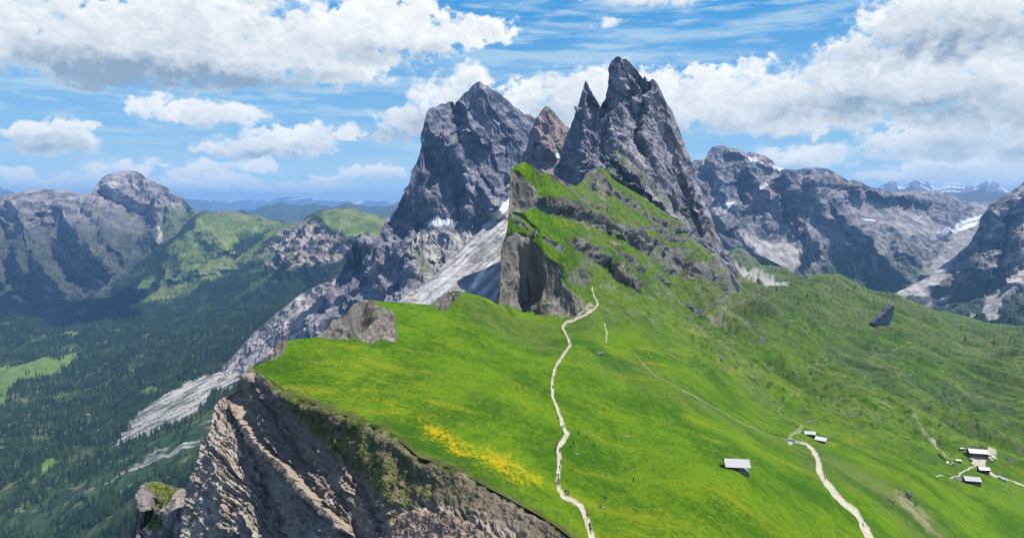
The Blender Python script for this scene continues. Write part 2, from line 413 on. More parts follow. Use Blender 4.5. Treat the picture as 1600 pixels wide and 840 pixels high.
def crest_Y(px, z=-68.0):
    b = (420 - ey(px)) / F; return z * (CP + b * SP) / (-SP + b * CP)
def path_list():
    return [[(930, 860, 7), (925, 842, 5.5), (918, 815, 4.6), (908, 790, 4.4), (895, 780, 4.2), (882, 775, 3.8), (874, 765, 3.2), (871, 750, 3), (873, 725, 3), (872, 700, 3.4), (878, 690, 3.8), (886, 678, 3.6), (882, 670, 3), (876, 655, 2.4), (869, 635, 2.2), (865, 620, 2), (862, 600, 1.8), (866, 580, 1.8), (873, 565, 1.8), (884, 550, 1.8), (891, 540, 1.6), (887, 525, 1.6), (879, 512, 1.6), (885, 503, 2.2), (897, 500, 2.6), (915, 492, 2.4), (928, 482, 2), (934, 475, 1.2), (928, 462, .8), (926, 448, .7)],
            [(944, 505, 0.66), (949, 520, 0.66), (947, 533, 0.55)],
            [(990, 552, 0.44), (1005, 568, 0.66), (1020, 583, 0.66), (1045, 598, 0.61), (1080, 618, 0.61), (1120, 640, 0.61), (1160, 660, 0.61), (1195, 674, 0.61), (1232, 686, 0.66)],
            [(1236, 688, 4.5), (1236, 676, 3.2), (1243, 671, 2.4), (1250, 668, 4), (1255, 660, 3.2)],
            [(1240, 687, 2.5), (1252, 686, 2.2), (1262, 689, 3)],
            [(1262, 689, 3), (1270, 698, 3.4), (1277, 715, 4), (1280, 735, 4.3), (1290, 752, 4.3), (1305, 770, 4.6), (1320, 788, 4.8), (1335, 798, 5), (1345, 815, 5.4), (1357, 845, 6.4), (1365, 870, 7)],
            [(1522, 719, 2.5), (1535, 722, 3.5), (1540, 735, 2.8), (1556, 745, 1.8), (1575, 750, 1.6), (1600, 760, 2), (1650, 775, 2.4)],
            [(1527, 722, 1.5), (1521, 727, 1.4), (1512, 732, 1.2), (1500, 739, 1.2)],
            [(1500, 741, .8), (1465, 742, .7)],
            [(1390, 640, 0.33), (1403, 648, 0.39), (1420, 665, 0.39), (1440, 680, 0.39), (1460, 692, 0.39), (1472, 702, 0.39), (1480, 710, 0.39), (1492, 714, 0.33)],
            [(1218, 637, 0.44), (1225, 630, 0.44), (1245, 626, 0.44), (1247, 615, 0.5), (1243, 610, 0.5), (1258, 605, 0.39)],
            [(1256, 579, 0.39), (1283, 573, 0.44), (1290, 568, 0.44), (1288, 562, 0.33), (1298, 557, 0.33)],
            [(1358, 556, 0.39), (1400, 548, 0.5), (1430, 543, 0.44), (1438, 540, 0.39)]]
ROCKS_A = dict(
    polys=[[(796, 264), (812, 274), (833, 292), (836, 310), (833, 325), (815, 329), (797, 327), (790, 350)],
           [(788, 368), (800, 364), (826, 367), (847, 392), (856, 405), (878, 416), (874, 436), (890, 452), (905, 466), (912, 478), (894, 494), (872, 499), (775, 470), (780, 400)],
           [(909, 283), (918, 270), (928, 264), (942, 266), (952, 282), (962, 300), (950, 308), (930, 302), (915, 297)],
           [(1022, 382), (1045, 384), (1070, 400), (1092, 427), (1108, 450), (1100, 456), (1086, 446), (1060, 430), (1034, 408), (1020, 394)]],
    bands=[[(832, 314, 9), (860, 325, 12), (888, 333, 13), (915, 343, 8), (943, 352, 9), (987, 378, 13), (1027, 392, 12)],
           [(1095, 428, 7), (1112, 450, 6), (1124, 468, 2)],
           [(798, 333, 6), (820, 345, 9), (836, 364, 6)], [(852, 368, 3), (876, 384, 6), (880, 390, 3)],
           [(888, 373, 5), (905, 388, 7), (925, 395, 6), (948, 412, 9), (968, 426, 9), (985, 444, 8), (1001, 456, 4)],
           [(955, 396, 3), (975, 408, 5), (999, 428, 4)], [(836, 262, 2), (850, 271, 5), (872, 280, 5), (886, 292, 6), (897, 304, 3)],
           [(1046, 455, 3), (1070, 470, 5), (1085, 476, 6), (1104, 486, 3)], [(1018, 430, 2), (1035, 445, 4), (1050, 452, 2)],
           [(1160, 505, 3), (1172, 516, 5), (1190, 528, 5), (1200, 536, 2)], [(1120, 553, 2), (1130, 563, 4), (1155, 585, 2)],
           [(962, 300, 6), (990, 320, 4), (1020, 345, 3), (1060, 372, 4), (1100, 408, 4), (1120, 430, 3)],
           [(900, 310, 2), (930, 328, 3), (960, 340, 2)], [(990, 350, 2), (1030, 362, 4), (1060, 385, 3)],
           [(918, 545, 1), (935, 552, 3), (950, 556, 1)], [(1105, 500, 2), (1118, 510, 3), (1126, 520, 1)],
           [(1405, 770, 3), (1420, 775, 6), (1432, 785, 3)], [(1382, 778, 2), (1392, 784, 2.5)]])
OUTCROP = [(494, 528), (510, 512), (518, 503), (535, 493), (545, 482), (552, 473), (568, 468), (585, 472), (602, 483), (615, 497), (619, 515), (618, 530), (600, 531), (580, 533), (560, 531), (535, 528), (515, 530)]

def build_near():
    """green crest with its meadows, the grassy slabs of the first tooth and the pastures to the right"""
    nu, nv = 1330, 700
    px = np.concatenate([np.linspace(397, 1165, 860), np.linspace(1165, 1790, nu - 860 + 1)[1:]])
    T = yfun(SKY_A)(px); B = np.where(px < 985, ey(px) + 3, 905)
    v = np.linspace(0, 1, nv)[:, None]
    Tg = np.minimum(T, np.interp(px, [397, 560, 797, 1125, 1240, 1655], [600, 470, 285, 900, 900, 900])); Tg = np.minimum(Tg, np.interp(px, [397, 1044, 1045, 1150, 1300, 1301, 1655], [900, 900, 338, 386, 425, 900, 900]))
    PY = np.maximum(Tg[None] + (B - Tg)[None] * v, T[None]); PX = np.repeat(px[None], nv, 0); v = (PY - T) / np.maximum(B - T, 1)
    ctrl = [(x, ey(x), float(crest_Y(x))) for x in (397, 447, 500, 563, 630, 683, 751, 838, 893, 960)]
    ctrl += [(450, 532, 345), (500, 521, 372), (565, 469, 470), (640, 473, 505), (700, 458, 545), (735, 458, 560), (779, 476, 590), (620, 530, 385), (560, 530, 368),
             (925, 845, 150), (875, 765, 205), (885, 700, 265), (865, 620, 355), (890, 540, 480), (880, 508, 590), (930, 480, 640), (930, 455, 690), (750, 600, 330), (650, 600, 300), (600, 560, 345),
             (1150, 740, 275), (1100, 840, 190), (1350, 840, 300), (1290, 745, 385), (1265, 690, 520), (1240, 670, 545), (1200, 676, 500), (1040, 590, 480), (1100, 630, 470), (950, 515, 600), (1000, 560, 540),
             (1527, 715, 700), (1600, 755, 640), (1600, 840, 480), (1480, 840, 400), (1640, 900, 430), (1790, 840, 460), (1790, 700, 800), (1790, 520, 2500), (1200, 900, 190), (1400, 790, 400), (1420, 740, 520), (1380, 690, 640),
             (1300, 560, 1100), (1500, 560, 1500), (1600, 550, 1700), (1500, 505, 2400), (1600, 515, 2500), (1380, 490, 1900), (1280, 432, 2400), (1240, 428, 2700), (1350, 450, 2500), (1160, 390, 3000), (1200, 470, 1500), (1150, 430, 1900),
             (1500, 650, 1000), (1400, 600, 1000), (1250, 520, 1180), (1600, 650, 1050), (1300, 640, 720), (1180, 590, 700), (1430, 480, 2300),
             (820, 253, 760), (860, 272, 830), (905, 291, 900), (935, 262, 1010), (975, 290, 1060), (1045, 340, 1160), (1105, 396, 1260), (1128, 430, 1330), (797, 300, 725), (790, 368, 690), (785, 430, 665), (800, 474, 655), (850, 480, 640), (895, 494, 622),
             (850, 370, 705), (900, 420, 690), (900, 350, 790), (950, 400, 775), (1000, 400, 870), (1000, 450, 755), (1000, 500, 665), (1050, 450, 870), (1050, 400, 1000), (1100, 470, 960), (1100, 550, 680), (1130, 480, 1150), (880, 310, 840), (1150, 520, 880), (950, 330, 900)]
    W = TPS(ctrl, 2e-3)(PX, PY)
    W = np.maximum(W, 1 / 3400.)
    # rock bands stand steeper than the grass between them
    wpx = PX + 5 * fbm(PX / 26, PY / 26, 1.1, 3); wpy = PY + 5 * fbm(PX / 26, PY / 26, 7.1, 3)
    wpx += 2 * fbm(PX / 5, PY / 5, 1.7, 2); wpy += 2 * fbm(PX / 5, PY / 5, 7.7, 2)
    R = np.zeros(PX.shape)
    for p in ROCKS_A['polys']: R = np.maximum(R, area(wpx, wpy, p, 2.0))
    for b in ROCKS_A['bands']: R = np.maximum(R, band(wpx, wpy, [(q_[0], q_[1], q_[2] * .8) for q_ in b], 4, 1.6))
    dW = np.diff(W, axis=0); 
    def blur(a, n):
        k_ = np.ones(2 * n + 1) / (2 * n + 1)
        return np.apply_along_axis(lambda r: np.convolve(np.pad(r, n, 'edge'), k_, 'valid'), 1, a)
    S = 1 - .70 * blur(blur(R, 9), 9); S = (S[:-1] + S[1:]) / 2
    top = sst(PX[:-1], 1128, 1095) * sst(PY[:-1], 620, 540) * sst(PX[:-1], 770, 800) * sst(PX[:-1], 1330, 1180)
    S = lerp(1, S, top)
    cum = np.concatenate([np.zeros((1, nu)), np.cumsum(dW * S, 0)]); j = np.clip((PY < 600).sum(0) - 1, 1, nv - 1)
    tot0 = W[j, np.arange(nu)] - W[0]; tot1 = cum[j, np.arange(nu)]
    k = np.where(np.abs(tot1) > 1e-9, tot0 / tot1, 1); k = np.convolve(np.pad(k, 40, 'edge'), np.ones(81) / 81, 'valid')
    W2 = W[0] + cum * k; off = W2 - W; ramp_ = np.clip(np.arange(nv)[:, None] / j[None], 0, 1); off = off - off[j, np.arange(nu)][None] * ramp_; blend = sst(PY, 600, 560) * sst(PX, 781, 815)
    W = W + off * blend
    P = at(PX, PY, 1 / W)
    N = normals(P)
    x, y, z = P[..., 0], P[..., 1], P[..., 2]
    dist = 1 / W
    # relief: rolling turf near, gullies and spurs on the far pastures, broken rock in the bands
    t_, n_ = x * .45 - y * .9, x * .9 + y * .45
    far = sst(dist, 420, 900) * sst(PX, 960, 1120)
    h = 1.1 * fbm(x / 45, y / 45, 0, 3) * sst(dist, 120, 300) + .30 * fbm(x / 7, y / 7, 0, 4) + .10 * fbm(x / 1.8, y / 1.8, 0, 3)
    h += far * (44 * fbm(n_ / 170, t_ / 460, 2.0, 3) + 7 * fbm(n_ / 32, t_ / 110, 5.0, 4) * 1.0 + 1.0 * fbm(n_ / 9, t_ / 25, 6.0, 3))
    hump = sst(dist, 1000, 1900) * sst(PX, 1100, 1200)
    h += hump * (16 * np.abs(fbm(x / 130, y / 200, 9.0, 4)) - 4)
    slab = sst(PX, 830, 930) * sst(PY, 560, 480) * sst(PX, 1300, 1150)
    q = x * .62 + z * .78; r_ = x * .78 - z * .62                                 # along / across the dipping beds
    h += slab * (2.6 * fbm(q / 18, r_ / 70, y / 60, 5, .5) + 1.2 * (ridged(q / 7, r_ / 24, y / 30, 4) - .5)) * sst(dist, 600, 720)
    for b in ROCKS_A['bands'][:2] + ROCKS_A['bands'][4:6] + ROCKS_A['bands'][7:9] + ROCKS_A['bands'][11:14]:
        d_, t2, s2 = dpoly(wpx, wpy, b); hw = np.interp(t2, np.linspace(0, 1, len(b)), [q_[2] for q_ in b]); sg = d_ * s2
        ends = sst(t2, 0, .06) * sst(t2, 1, .94)
        h += ends * np.minimum(hw, 12) * 1.0 * (1 - sst(sg, -hw * .75, hw * .75)) * np.exp(-np.maximum(-sg - hw, 0) / 16)
    Rk = R * (.7 + .6 * sst(fbm(q / 9, r_ / 30, y / 40, 4), -.3, .3))
    big = np.clip(area(PX, PY, ROCKS_A['polys'][1], 3) + area(PX, PY, ROCKS_A['polys'][0], 3), 0, 1)
    amp = lerp(6.0, 8.0, sst(dist, 700, 1000)) * (1 - .6 * big)
    h += np.clip(Rk, 0, 1) * amp * (ridged(x / 22, y / 30, z / 34, 5, .55) * 1.3 - .65)
    big = area(PX, PY, ROCKS_A['polys'][1], 3) + area(PX, PY, ROCKS_A['polys'][0], 3)
    h += np.clip(big, 0, 1) * (9 * (ridged(x / 26, y / 30, z / 75, 4) - .5))
    oc = area(wpx, wpy, OUTCROP, 2.0)
    bowl = area(PX, PY, [(530, 505), (548, 485), (570, 480), (585, 492), (575, 508), (550, 515), (535, 512)], 6)
    h += oc * (3.5 * (ridged(x / 11, y / 13, z / 9, 5, .55) - .45) + strata(x, y, z, 22, [(5.5, 4.2, 11), (2.0, 1.6, 5)])[0] - 1.5) - bowl * 13
    oc2 = area(wpx, wpy, [(672, 479), (680, 468), (700, 457), (716, 453), (722, 462), (712, 470), (704, 478), (696, 486), (684, 482)], 1.5)
    oc3 = area(wpx, wpy, [(424, 561), (428, 545), (436, 536), (448, 533), (451, 541), (440, 552), (430, 560)], 1.5)
    oc = np.maximum(oc, np.maximum(oc2, oc3)); h += np.maximum(oc2, oc3) * (6 * ridged(x / 8, y / 9, z / 7, 4) - .5)
    # worn line on the meadow, sunk paths
    groove = [[(455, 533), (540, 548), (640, 575), (700, 598), (760, 625), (820, 655), (872, 686)], [(420, 575), (450, 595), (480, 612)], [(700, 470), (720, 478), (760, 500), (820, 520), (870, 535)]]
    for g in groove: h -= .5 * band(wpx, wpy, g, .9, .9) * sst(fbm(PX / 30, PY / 30, 4, 2), -.4, .1)
    pm = np.zeros(PX.shape)
    jx = PX + 1.2 * fbm(PX / 9, PY / 9, 3., 2); jy = PY + .8 * fbm(PX / 9, PY / 9, 5., 2)
    for p_ in path_list(): pm = np.maximum(pm, band(jx, jy, p_, 1, .55))
    edge = 1 - pm; h -= .15 * pm
    for p_ in path_list()[:1] + path_list()[5:6]:
        b2 = band(jx, jy, [(a, b, c + 1.6) for a, b, c in p_], 1, 1.0); h += .25 * b2 * (1 - pm)
    fade = np.minimum(1, v * 40 + .25)
    fade = fade * np.where(PX < 985, sst(ey(PX) - PY, -1, 16), 1)
    P = P + N * M3(h * fade); N = normals(P)
    # ---------------- colour of the ground, plus shade painted on the folds of the right pasture
    n1 = fbm(x / 38, y / 60, 0, 5, .55); n2 = fbm(x / 5, y / 9, 3., 4, .6); n3 = fbm(n_ / 26, t_ / 120, 3., 5, .6)
    n4 = fbm(x / 1.6, y / 2.6, 5., 4, .7)
    C = lerp(np.array([.034, .100, .002]), np.array([.112, .205, .004]), M3(sst(n1 * .8 + .45 * n2 + .5 * n4, -.8, .8)))
    C = lerp(C, np.array([.185, .225, .008]), M3(sst(fbm(x / 60 + y / 90, y / 40 - x / 150, 14., 6, .66) + .35 * n4, .15, 1.1) * .8))
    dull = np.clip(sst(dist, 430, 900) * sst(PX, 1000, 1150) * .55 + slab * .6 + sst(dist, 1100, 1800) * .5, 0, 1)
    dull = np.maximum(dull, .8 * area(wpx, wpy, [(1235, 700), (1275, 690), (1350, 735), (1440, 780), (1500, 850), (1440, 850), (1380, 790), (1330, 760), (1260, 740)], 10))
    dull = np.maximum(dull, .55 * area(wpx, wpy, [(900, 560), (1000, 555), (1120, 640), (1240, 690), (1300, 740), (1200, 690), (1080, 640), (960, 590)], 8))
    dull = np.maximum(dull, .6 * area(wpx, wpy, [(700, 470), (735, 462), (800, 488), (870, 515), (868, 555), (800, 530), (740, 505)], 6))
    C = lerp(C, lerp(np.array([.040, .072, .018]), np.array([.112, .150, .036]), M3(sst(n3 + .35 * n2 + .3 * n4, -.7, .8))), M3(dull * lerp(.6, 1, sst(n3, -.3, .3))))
    dark = area(wpx, wpy, [(1200, 450), (1280, 500), (1350, 520), (1480, 560), (1600, 620), (1640, 720), (1560, 690), (1440, 640), (1330, 600), (1240, 560), (1170, 500)], 25)  # shade of folds and hollows facing away, painted into the pasture colour
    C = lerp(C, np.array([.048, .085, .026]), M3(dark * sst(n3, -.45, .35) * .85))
    dry = sst(fbm(n_ / 50, t_ / 140, 33., 5, .6), .12, .7) * sst(dist, 520, 800) * sst(PX, 950, 1050)
    C = lerp(C, np.array([.21, .20, .11]), M3(dry * .28))
    for dp in ([(1335, 632), (1390, 648), (1380, 652), (1330, 640)], [(1400, 765), (1450, 800), (1470, 840), (1440, 830), (1405, 790)], [(1560, 640), (1600, 660), (1600, 680), (1570, 660)]):
        C = lerp(C, np.array([.30, .26, .17]), M3(area(wpx, wpy, dp, 6) * sst(n2 + n3, -.1, .9) * .6))
    shrubs = sst(fbm(x / 8, y / 13, 77., 4, .6), .30, .55) * sst(dist, 480, 700) * sst(PX, 1000, 1100)
    C = lerp(C, np.array([.028, .045, .018]), M3(shrubs * .8))
    # mustard yellow flowers
    fl = np.maximum(area(wpx, wpy, [(650, 652), (690, 664), (740, 690), (795, 704), (845, 735), (852, 762), (815, 766), (785, 750), (735, 726), (700, 710), (660, 682)], 14),
                    .75 * area(wpx, wpy, [(545, 590), (600, 615), (640, 640), (638, 655), (590, 640), (540, 612)], 9))
    fl = np.maximum(fl, .45 * area(wpx, wpy, [(430, 540), (520, 545), (640, 600), (720, 650), (800, 700), (870, 770), (800, 770), (700, 700), (600, 640), (480, 590)], 25))
    fl = np.maximum(fl, .35 * area(wpx, wpy, [(930, 720), (1100, 740), (1240, 800), (1300, 850), (960, 850)], 30))
    fn = fbm(x / 9, y / 14, 55., 3, .6) * .6 + fbm(x / 1.3, y / 2.2, 56., 3, .7) * .9
    fm = np.clip(fl * sst(fn, .55 - fl * .95, 1.15 - fl * .7), 0, 1); C = lerp(C, lerp(np.array([.38, .33, .006]), np.array([.48, .33, .004]), M3(sst(fbm(x / 14, y / 20, 58., 3), -.2, .3))), M3(fm * .85))
    ragd = (ey(PX) - PY) / (8 + 8 * fbm(PX / 11, PY / 11, 41., 3) + 3 * fbm(PX / 2.5, PY / 2.5, 42., 2)); rag = sst(ragd, 1.0, .25) * (PX < 985) * (PX > 425)
    C = lerp(C, lerp(np.array([.085, .075, .035]), np.array([.10, .12, .025]), M3(sst(n2, -.3, .4))), M3(rag * .9))
    for g in groove: C = lerp(C, np.array([.09, .10, .02]), M3(band(wpx, wpy, g, .9, .8) * .75 * sst(fbm(PX / 30, PY / 30, 4, 2), -.4, .1)))
    # rock, and the pale ledges where grass thins out
    rk = lerp(np.array([.080, .072, .066]), np.array([.235, .215, .21]), M3(sst(fbm(q / 8, r_ / 20, z / 20, 5, .6), -.7, .7)))
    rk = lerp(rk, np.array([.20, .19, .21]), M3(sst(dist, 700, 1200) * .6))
    rk = lerp(rk, np.array([.33, .25, .19]), M3(sst(fbm(x / 30, y / 30, z / 40, 4), .25, .6) * .5))
    steep = sst(N[..., 2] + .15 * n2, .44, .26) * slab
    rk = lerp(rk, lerp(np.array([.15, .135, .125]), np.array([.28, .25, .225]), M3(sst(fbm(x / 14, y / 14, z / 50, 4), -.5, .5))), M3(big * .7))
    speck = sst(fbm(q / 5.5, r_ / 26, y / 30, 5, .6) + .3 * fbm(q / 40, r_ / 90, 3, 2), .44, .62) * slab * sst(PY, 540, 470)
    rm = np.clip(np.maximum(np.maximum(sst(R, .3, .65) * sst(N[..., 2] + .25 * n2, .80, .52), steep), np.maximum(speck * .75, oc)), 0, 1)
    rm = np.maximum(rm, np.clip(big, 0, 1) * sst(N[..., 2], .95, .8))
    ocg = oc * sst(N[..., 2] + .2 * n2, .80, .93) * .6
    C = lerp(C, rk, M3(np.clip(rm - ocg, 0, 1)))
    C = lerp(C, C * .72, M3(oc)); C = lerp(C, np.array([.36, .32, .27]), M3(oc * sst(fbm(x / 3, y / 3, z / 3, 4), .2, .5) * .6))
    stones = sst(fbm(n_ / 3.5, t_ / 5, 91., 3, .6), .42, .6) * sst(fbm(n_ / 40, t_ / 60, 92., 3), .05, .4) * far
    C = lerp(C, np.array([.30, .29, .26]), M3(stones * .45 * sst(dist, 2000, 1200)))
    for sp_ in ([(1137, 412), (1160, 425), (1200, 437), (1235, 452), (1240, 462), (1200, 450), (1160, 437), (1140, 425)],):
        C = lerp(C, np.array([.46, .44, .42]), M3(area(wpx, wpy, sp_, 2) * .8))
    wallrock = area(wpx, wpy, [(893, 486), (925, 470), (932, 480), (915, 492), (895, 500)], 3)
    C = lerp(C, np.array([.42, .37, .30]), M3(wallrock * sst(n2, -.5, .3)))
    terr = area(PX, PY, [(1541, 711), (1552, 714), (1554, 720), (1545, 722), (1534, 721)], 1.5)
    C = lerp(C, np.array([.52, .46, .38]), M3(np.clip(pm * (.75 + .25 * sst(n2, -.5, .5)) * lerp(1, .30, sst(PX, 960, 990) * sst(PY, 690, 684)) + terr * .7, 0, 1)))
    keepA = np.ones(PX.shape, bool)
    m1 = ground_mat('meadow turf', 1.4, 9.0, .42, .8, .25, hue=(1.25, 1.1, .8, 1))
    m2 = ground_mat('slab turf and rock', .22, 1.6, .45, 1.0, 1.2)
    m3 = ground_mat('pasture', .12, .9, .40, .9, .8)
    onslab = (PX > 779) & (PY < np.interp(PX, [779, 895, 935, 1010, 1128, 1135], [476, 498, 478, 470, 470, 400])) & (PX < 1134)
    pasture = (~onslab) & (dist > 700)
    P_ = P
    for nm, sel, mat in (('meadow', ~(onslab | pasture), m1), ('tooth', onslab, m2), ('pasture', pasture, m3)):
        q_ = grid_quads(nv, nu); f0 = sel.ravel()[q_[:, 0]]; q2 = q_[f0]
        ids = np.unique(q2); mp = np.zeros(nu * nv, np.int32); mp[ids] = np.arange(len(ids))
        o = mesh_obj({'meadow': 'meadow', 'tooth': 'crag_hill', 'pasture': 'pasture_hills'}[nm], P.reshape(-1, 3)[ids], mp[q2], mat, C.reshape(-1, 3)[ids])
        tag(o, kind='structure')
    # the north side of the tooth, hidden from here, closes it
    s = (px > 781) & (px < 1126); top = P[0][s]; rows = [top]
    for t in (.15, .4, 1.0):
        r = top.copy(); r[:, 1] += 260 * t; r[:, 0] += 260 * t * top[:, 0] / top[:, 1]; r[:, 2] -= 330 * t ** .9; rows.append(r)
    rows = np.array(rows); tag(mesh_obj('crag_hill_far_side', rows, grid_quads(*rows.shape[:2]), m2, np.repeat(C[0][s][None], 4, 0)), kind='structure')
    s = (px > 400) & (px < 781); top = P[0][s]; rows = [top]
    for t in (.15, .4, 1.0):
        r = top.copy(); r[:, 1] += 160 * t; r[:, 0] += 160 * t * top[:, 0] / top[:, 1]; r[:, 2] -= 300 * t ** .8; rows.append(r)
    rows = np.array(rows); tag(mesh_obj('meadow_far_side', rows, grid_quads(*rows.shape[:2]), m2, np.repeat(C[0][s][None] * .5, 4, 0)), kind='structure')
    return PX, PY, P, N, pm
near = build_near()
# ------------------------------------------------------------------ mountains
def relief(px0, px1, nu, nv, sky, bottom, ctrl, lam=2e-3, tight=1.0):
    px = np.linspace(px0, px1, nu); T = yfun(sky)(px)
    B = np.maximum(yfun(bottom)(px), T + 2); v = np.linspace(0, 1, nv)[:, None] ** tight
    PX = np.repeat(px[None], nv, 0); PY = T[None] + (B - T)[None] * v
    return PX, PY, TPS(ctrl, lam)(PX, PY), v
def smooth_normals(P, k=6):
    Q = P.copy()
    for ax in (0, 1):
        for _ in range(2):
            pad = [(0, 0)] * 3; pad[ax] = (k, k); q = np.pad(Q, pad, 'edge'); c = np.cumsum(q, ax)
            c = np.concatenate([np.zeros_like(np.take(c, [0], ax)), c], ax); n = P.shape[ax]
            Q = (np.take(c, range(2 * k + 1, 2 * k + 1 + n), ax) - np.take(c, range(0, n), ax)) / (2 * k + 1)
    return normals(Q)
def crease(W, PX, PY, lines):
    """lines: (polyline, half width px, metres) - metres > 0 comes forward, < 0 is a gully; side 's' lifts one side only"""
    for L in lines:
        pts, hw, dm = L[:3]; d, t, s = dpoly(PX, PY, pts)
        if len(L) > 3: g = np.where(s * L[3] > 0, np.exp(-(d / hw) ** 2), np.exp(-(d / (hw * .12)) ** 2))
        else: g = np.exp(-np.abs(d / hw) ** 1.3)
        g *= sst(t, 0, .12) * sst(t, 1, .88) if len(L) < 5 else 1
        W = 1 / (1 / W - dm * g)
    return W
def rot(a, b, deg):
    c, s = math.cos(math.radians(deg)), math.sin(math.radians(deg)); return a * c + b * s, -a * s + b * c
def finish(name, P, C, mat, back, drop, kind='structure'):
    P2, C2 = with_back(P, C, back, drop)
    return tag(mesh_obj(name, P2, grid_quads(*P2.shape[:2]), mat, C2), kind=kind)

def build_main_peaks():
    """the pointed tower with its needle, dipping bedding, green ledges at the foot"""
    sky = [(866, 262), (872, 255), (877, 245), (880, 232), (884, 215), (888, 205), (893, 190), (898, 178), (902, 165), (906, 152), (909, 141), (912, 132), (915, 126), (918, 130), (921, 138), (926, 146), (931, 156), (936, 163), (939, 168), (941, 160), (945, 154), (948, 148), (950, 132), (951, 115), (953, 102), (957, 94), (962, 89), (967, 88), (972, 92), (978, 92), (984, 97), (990, 104), (996, 110), (1000, 118), (1004, 124), (1007, 119), (1009, 127), (1014, 127), (1020, 123), (1025, 127), (1029, 133), (1034, 144), (1039, 155), (1044, 164), (1050, 172), (1056, 186), (1063, 205), (1071, 226), (1079, 246), (1086, 270), (1094, 292), (1102, 308), (1108, 325), (1114, 345), (1119, 362), (1126, 378), (1133, 392), (1142, 404), (1152, 418), (1160, 430)]
    bot = [(866, 300), (900, 320), (925, 300), (950, 305), (975, 330), (1010, 350), (1045, 380), (1080, 410), (1105, 430), (1125, 456), (1145, 464), (1160, 470)]
    ctrl = [(880, 240, 1640), (900, 175, 1660), (915, 126, 1680), (940, 165, 1640), (962, 89, 1620), (1000, 120, 1600), (1025, 128, 1590), (1063, 205, 1560), (1094, 292, 1520), (1119, 362, 1480), (1150, 415, 1440),
            (870, 300, 1560), (900, 320, 1400), (925, 300, 1180), (950, 305, 1150), (1000, 345, 1210), (1050, 384, 1290), (1100, 432, 1370), (1150, 455, 1420), (950, 200, 1500), (1000, 220, 1440), (1040, 290, 1390), (1090, 360, 1420), (915, 220, 1560), (960, 260, 1290), (1010, 290, 1310), (890, 270, 1590)]
    PX, PY, W, v = relief(866, 1153, 640, 720, sky, bot, ctrl)
    jx = PX + 4 * fbm(PX / 18, PY / 18, 1, 3); jy = PY + 4 * fbm(PX / 18, PY / 18, 5, 3)
    W = crease(W, jx, jy, [([(942, 160), (940, 190), (945, 235), (936, 260)], 10, -70), ([(946, 165), (950, 200), (962, 240), (990, 285), (1010, 310)], 10, 45), ([(965, 95), (972, 130), (985, 150), (1002, 165)], 8, 25),
        ([(1003, 122), (1005, 150), (1000, 185), (992, 215), (1010, 250)], 8, -55), ([(985, 140), (985, 170), (998, 200)], 7, -35), ([(1022, 125), (1010, 160), (1002, 200), (1020, 250), (1040, 290)], 10, 40), ([(1040, 160), (1060, 230), (1085, 300), (1110, 370)], 9, 30),
        ([(950, 235), (975, 265), (1010, 300), (1050, 345), (1080, 370)], 9, 55, -1), ([(945, 262), (980, 290), (1020, 325), (1060, 360)], 6, 40, -1), ([(1055, 250), (1050, 290), (1062, 330)], 8, 30), ([(1070, 270), (1075, 320), (1100, 370)], 7, -25),
        ([(912, 130), (915, 170), (912, 210), (905, 250)], 8, 25), ([(925, 150), (930, 190), (922, 220)], 5, -20)])
    P = at(PX, PY, 1 / W); N = smooth_normals(P, 5); x, y, z = [P[..., i] for i in range(3)]
    wx, wz = 14 * fbm(x / 70, y / 70, z / 70, 3), 14 * fbm(x / 70, y / 70, z / 70 + 40, 3)
    q, r = rot(x + wx, z + wz, -63)                                         # along / across the steep bedding
    h = 20 * (ridged(q / 420, r / 52, y / 120, 3, .5) - .45) + 11 * (ridged(q / 150, r / 18, y / 60, 4, .55) - .45) + 3.5 * (ridged(q / 34, r / 6.5, y / 22, 4, .6) - .45) + 1.6 * fbm(x / 22, y / 22, z / 26, 4, .55) + 2.0 * (ridged(x / 9, y / 9, z / 11, 3) - .4)
    fade = np.minimum(1, v * 22 + .22) * np.minimum(1, (PX - 866) / 10 + .3) * sst(PX - .4 * (PY - 400), 1150, 1125)
    P = P + N * M3(h * fade); N = normals(P); x, y, z = [P[..., i] for i in range(3)]
    n = fbm(q / 60, r / 14, y / 40, 5, .6)
    C = lerp(np.array([.16, .155, .185]), np.array([.37, .35, .385]), M3(sst(n, -.6, .6)))
    C = lerp(C, np.array([.40, .30, .24]), M3(sst(fbm(x / 60, y / 60, z / 90, 4), .22, .6) * .5 * sst(PX, 1020, 1060)))
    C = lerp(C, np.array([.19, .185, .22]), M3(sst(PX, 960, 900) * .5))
    grass = np.maximum(area(jx, jy, [(1090, 420), (1120, 428), (1170, 432), (1170, 480), (1080, 480)], 6), 0) + area(jx, jy, [(945, 250), (955, 262), (985, 288), (1020, 315), (1060, 350), (1100, 385), (1120, 420), (1130, 460), (1060, 420), (1000, 350), (950, 300)], 4)
    ledge = band(jx, jy, [(965, 242), (1000, 275), (1030, 305), (1060, 325), (1080, 350), (1100, 372)], 9, 5)
    g = np.clip(np.maximum(grass, ledge), 0, 1) * sst(N[..., 2] + .35 * fbm(q / 22, r / 9, y / 30, 4), .30, .62)
    C = lerp(C, lerp(np.array([.09, .115, .04]), np.array([.13, .165, .055]), M3(sst(n, -.4, .4))), M3(g * .95))
    for s in ([(930, 205), (934, 198), (940, 194), (939, 199), (933, 204)], [(903, 226), (910, 219), (912, 221), (905, 228)], [(938, 241), (944, 243), (943, 246)]): C = lerp(C, np.array([.85, .88, .9]), M3(area(PX, PY, s, .8)))
    finish('peaks', P, C, ground_mat('peak rock', .05, .35, .4, 1.0, 5), 320, 500)

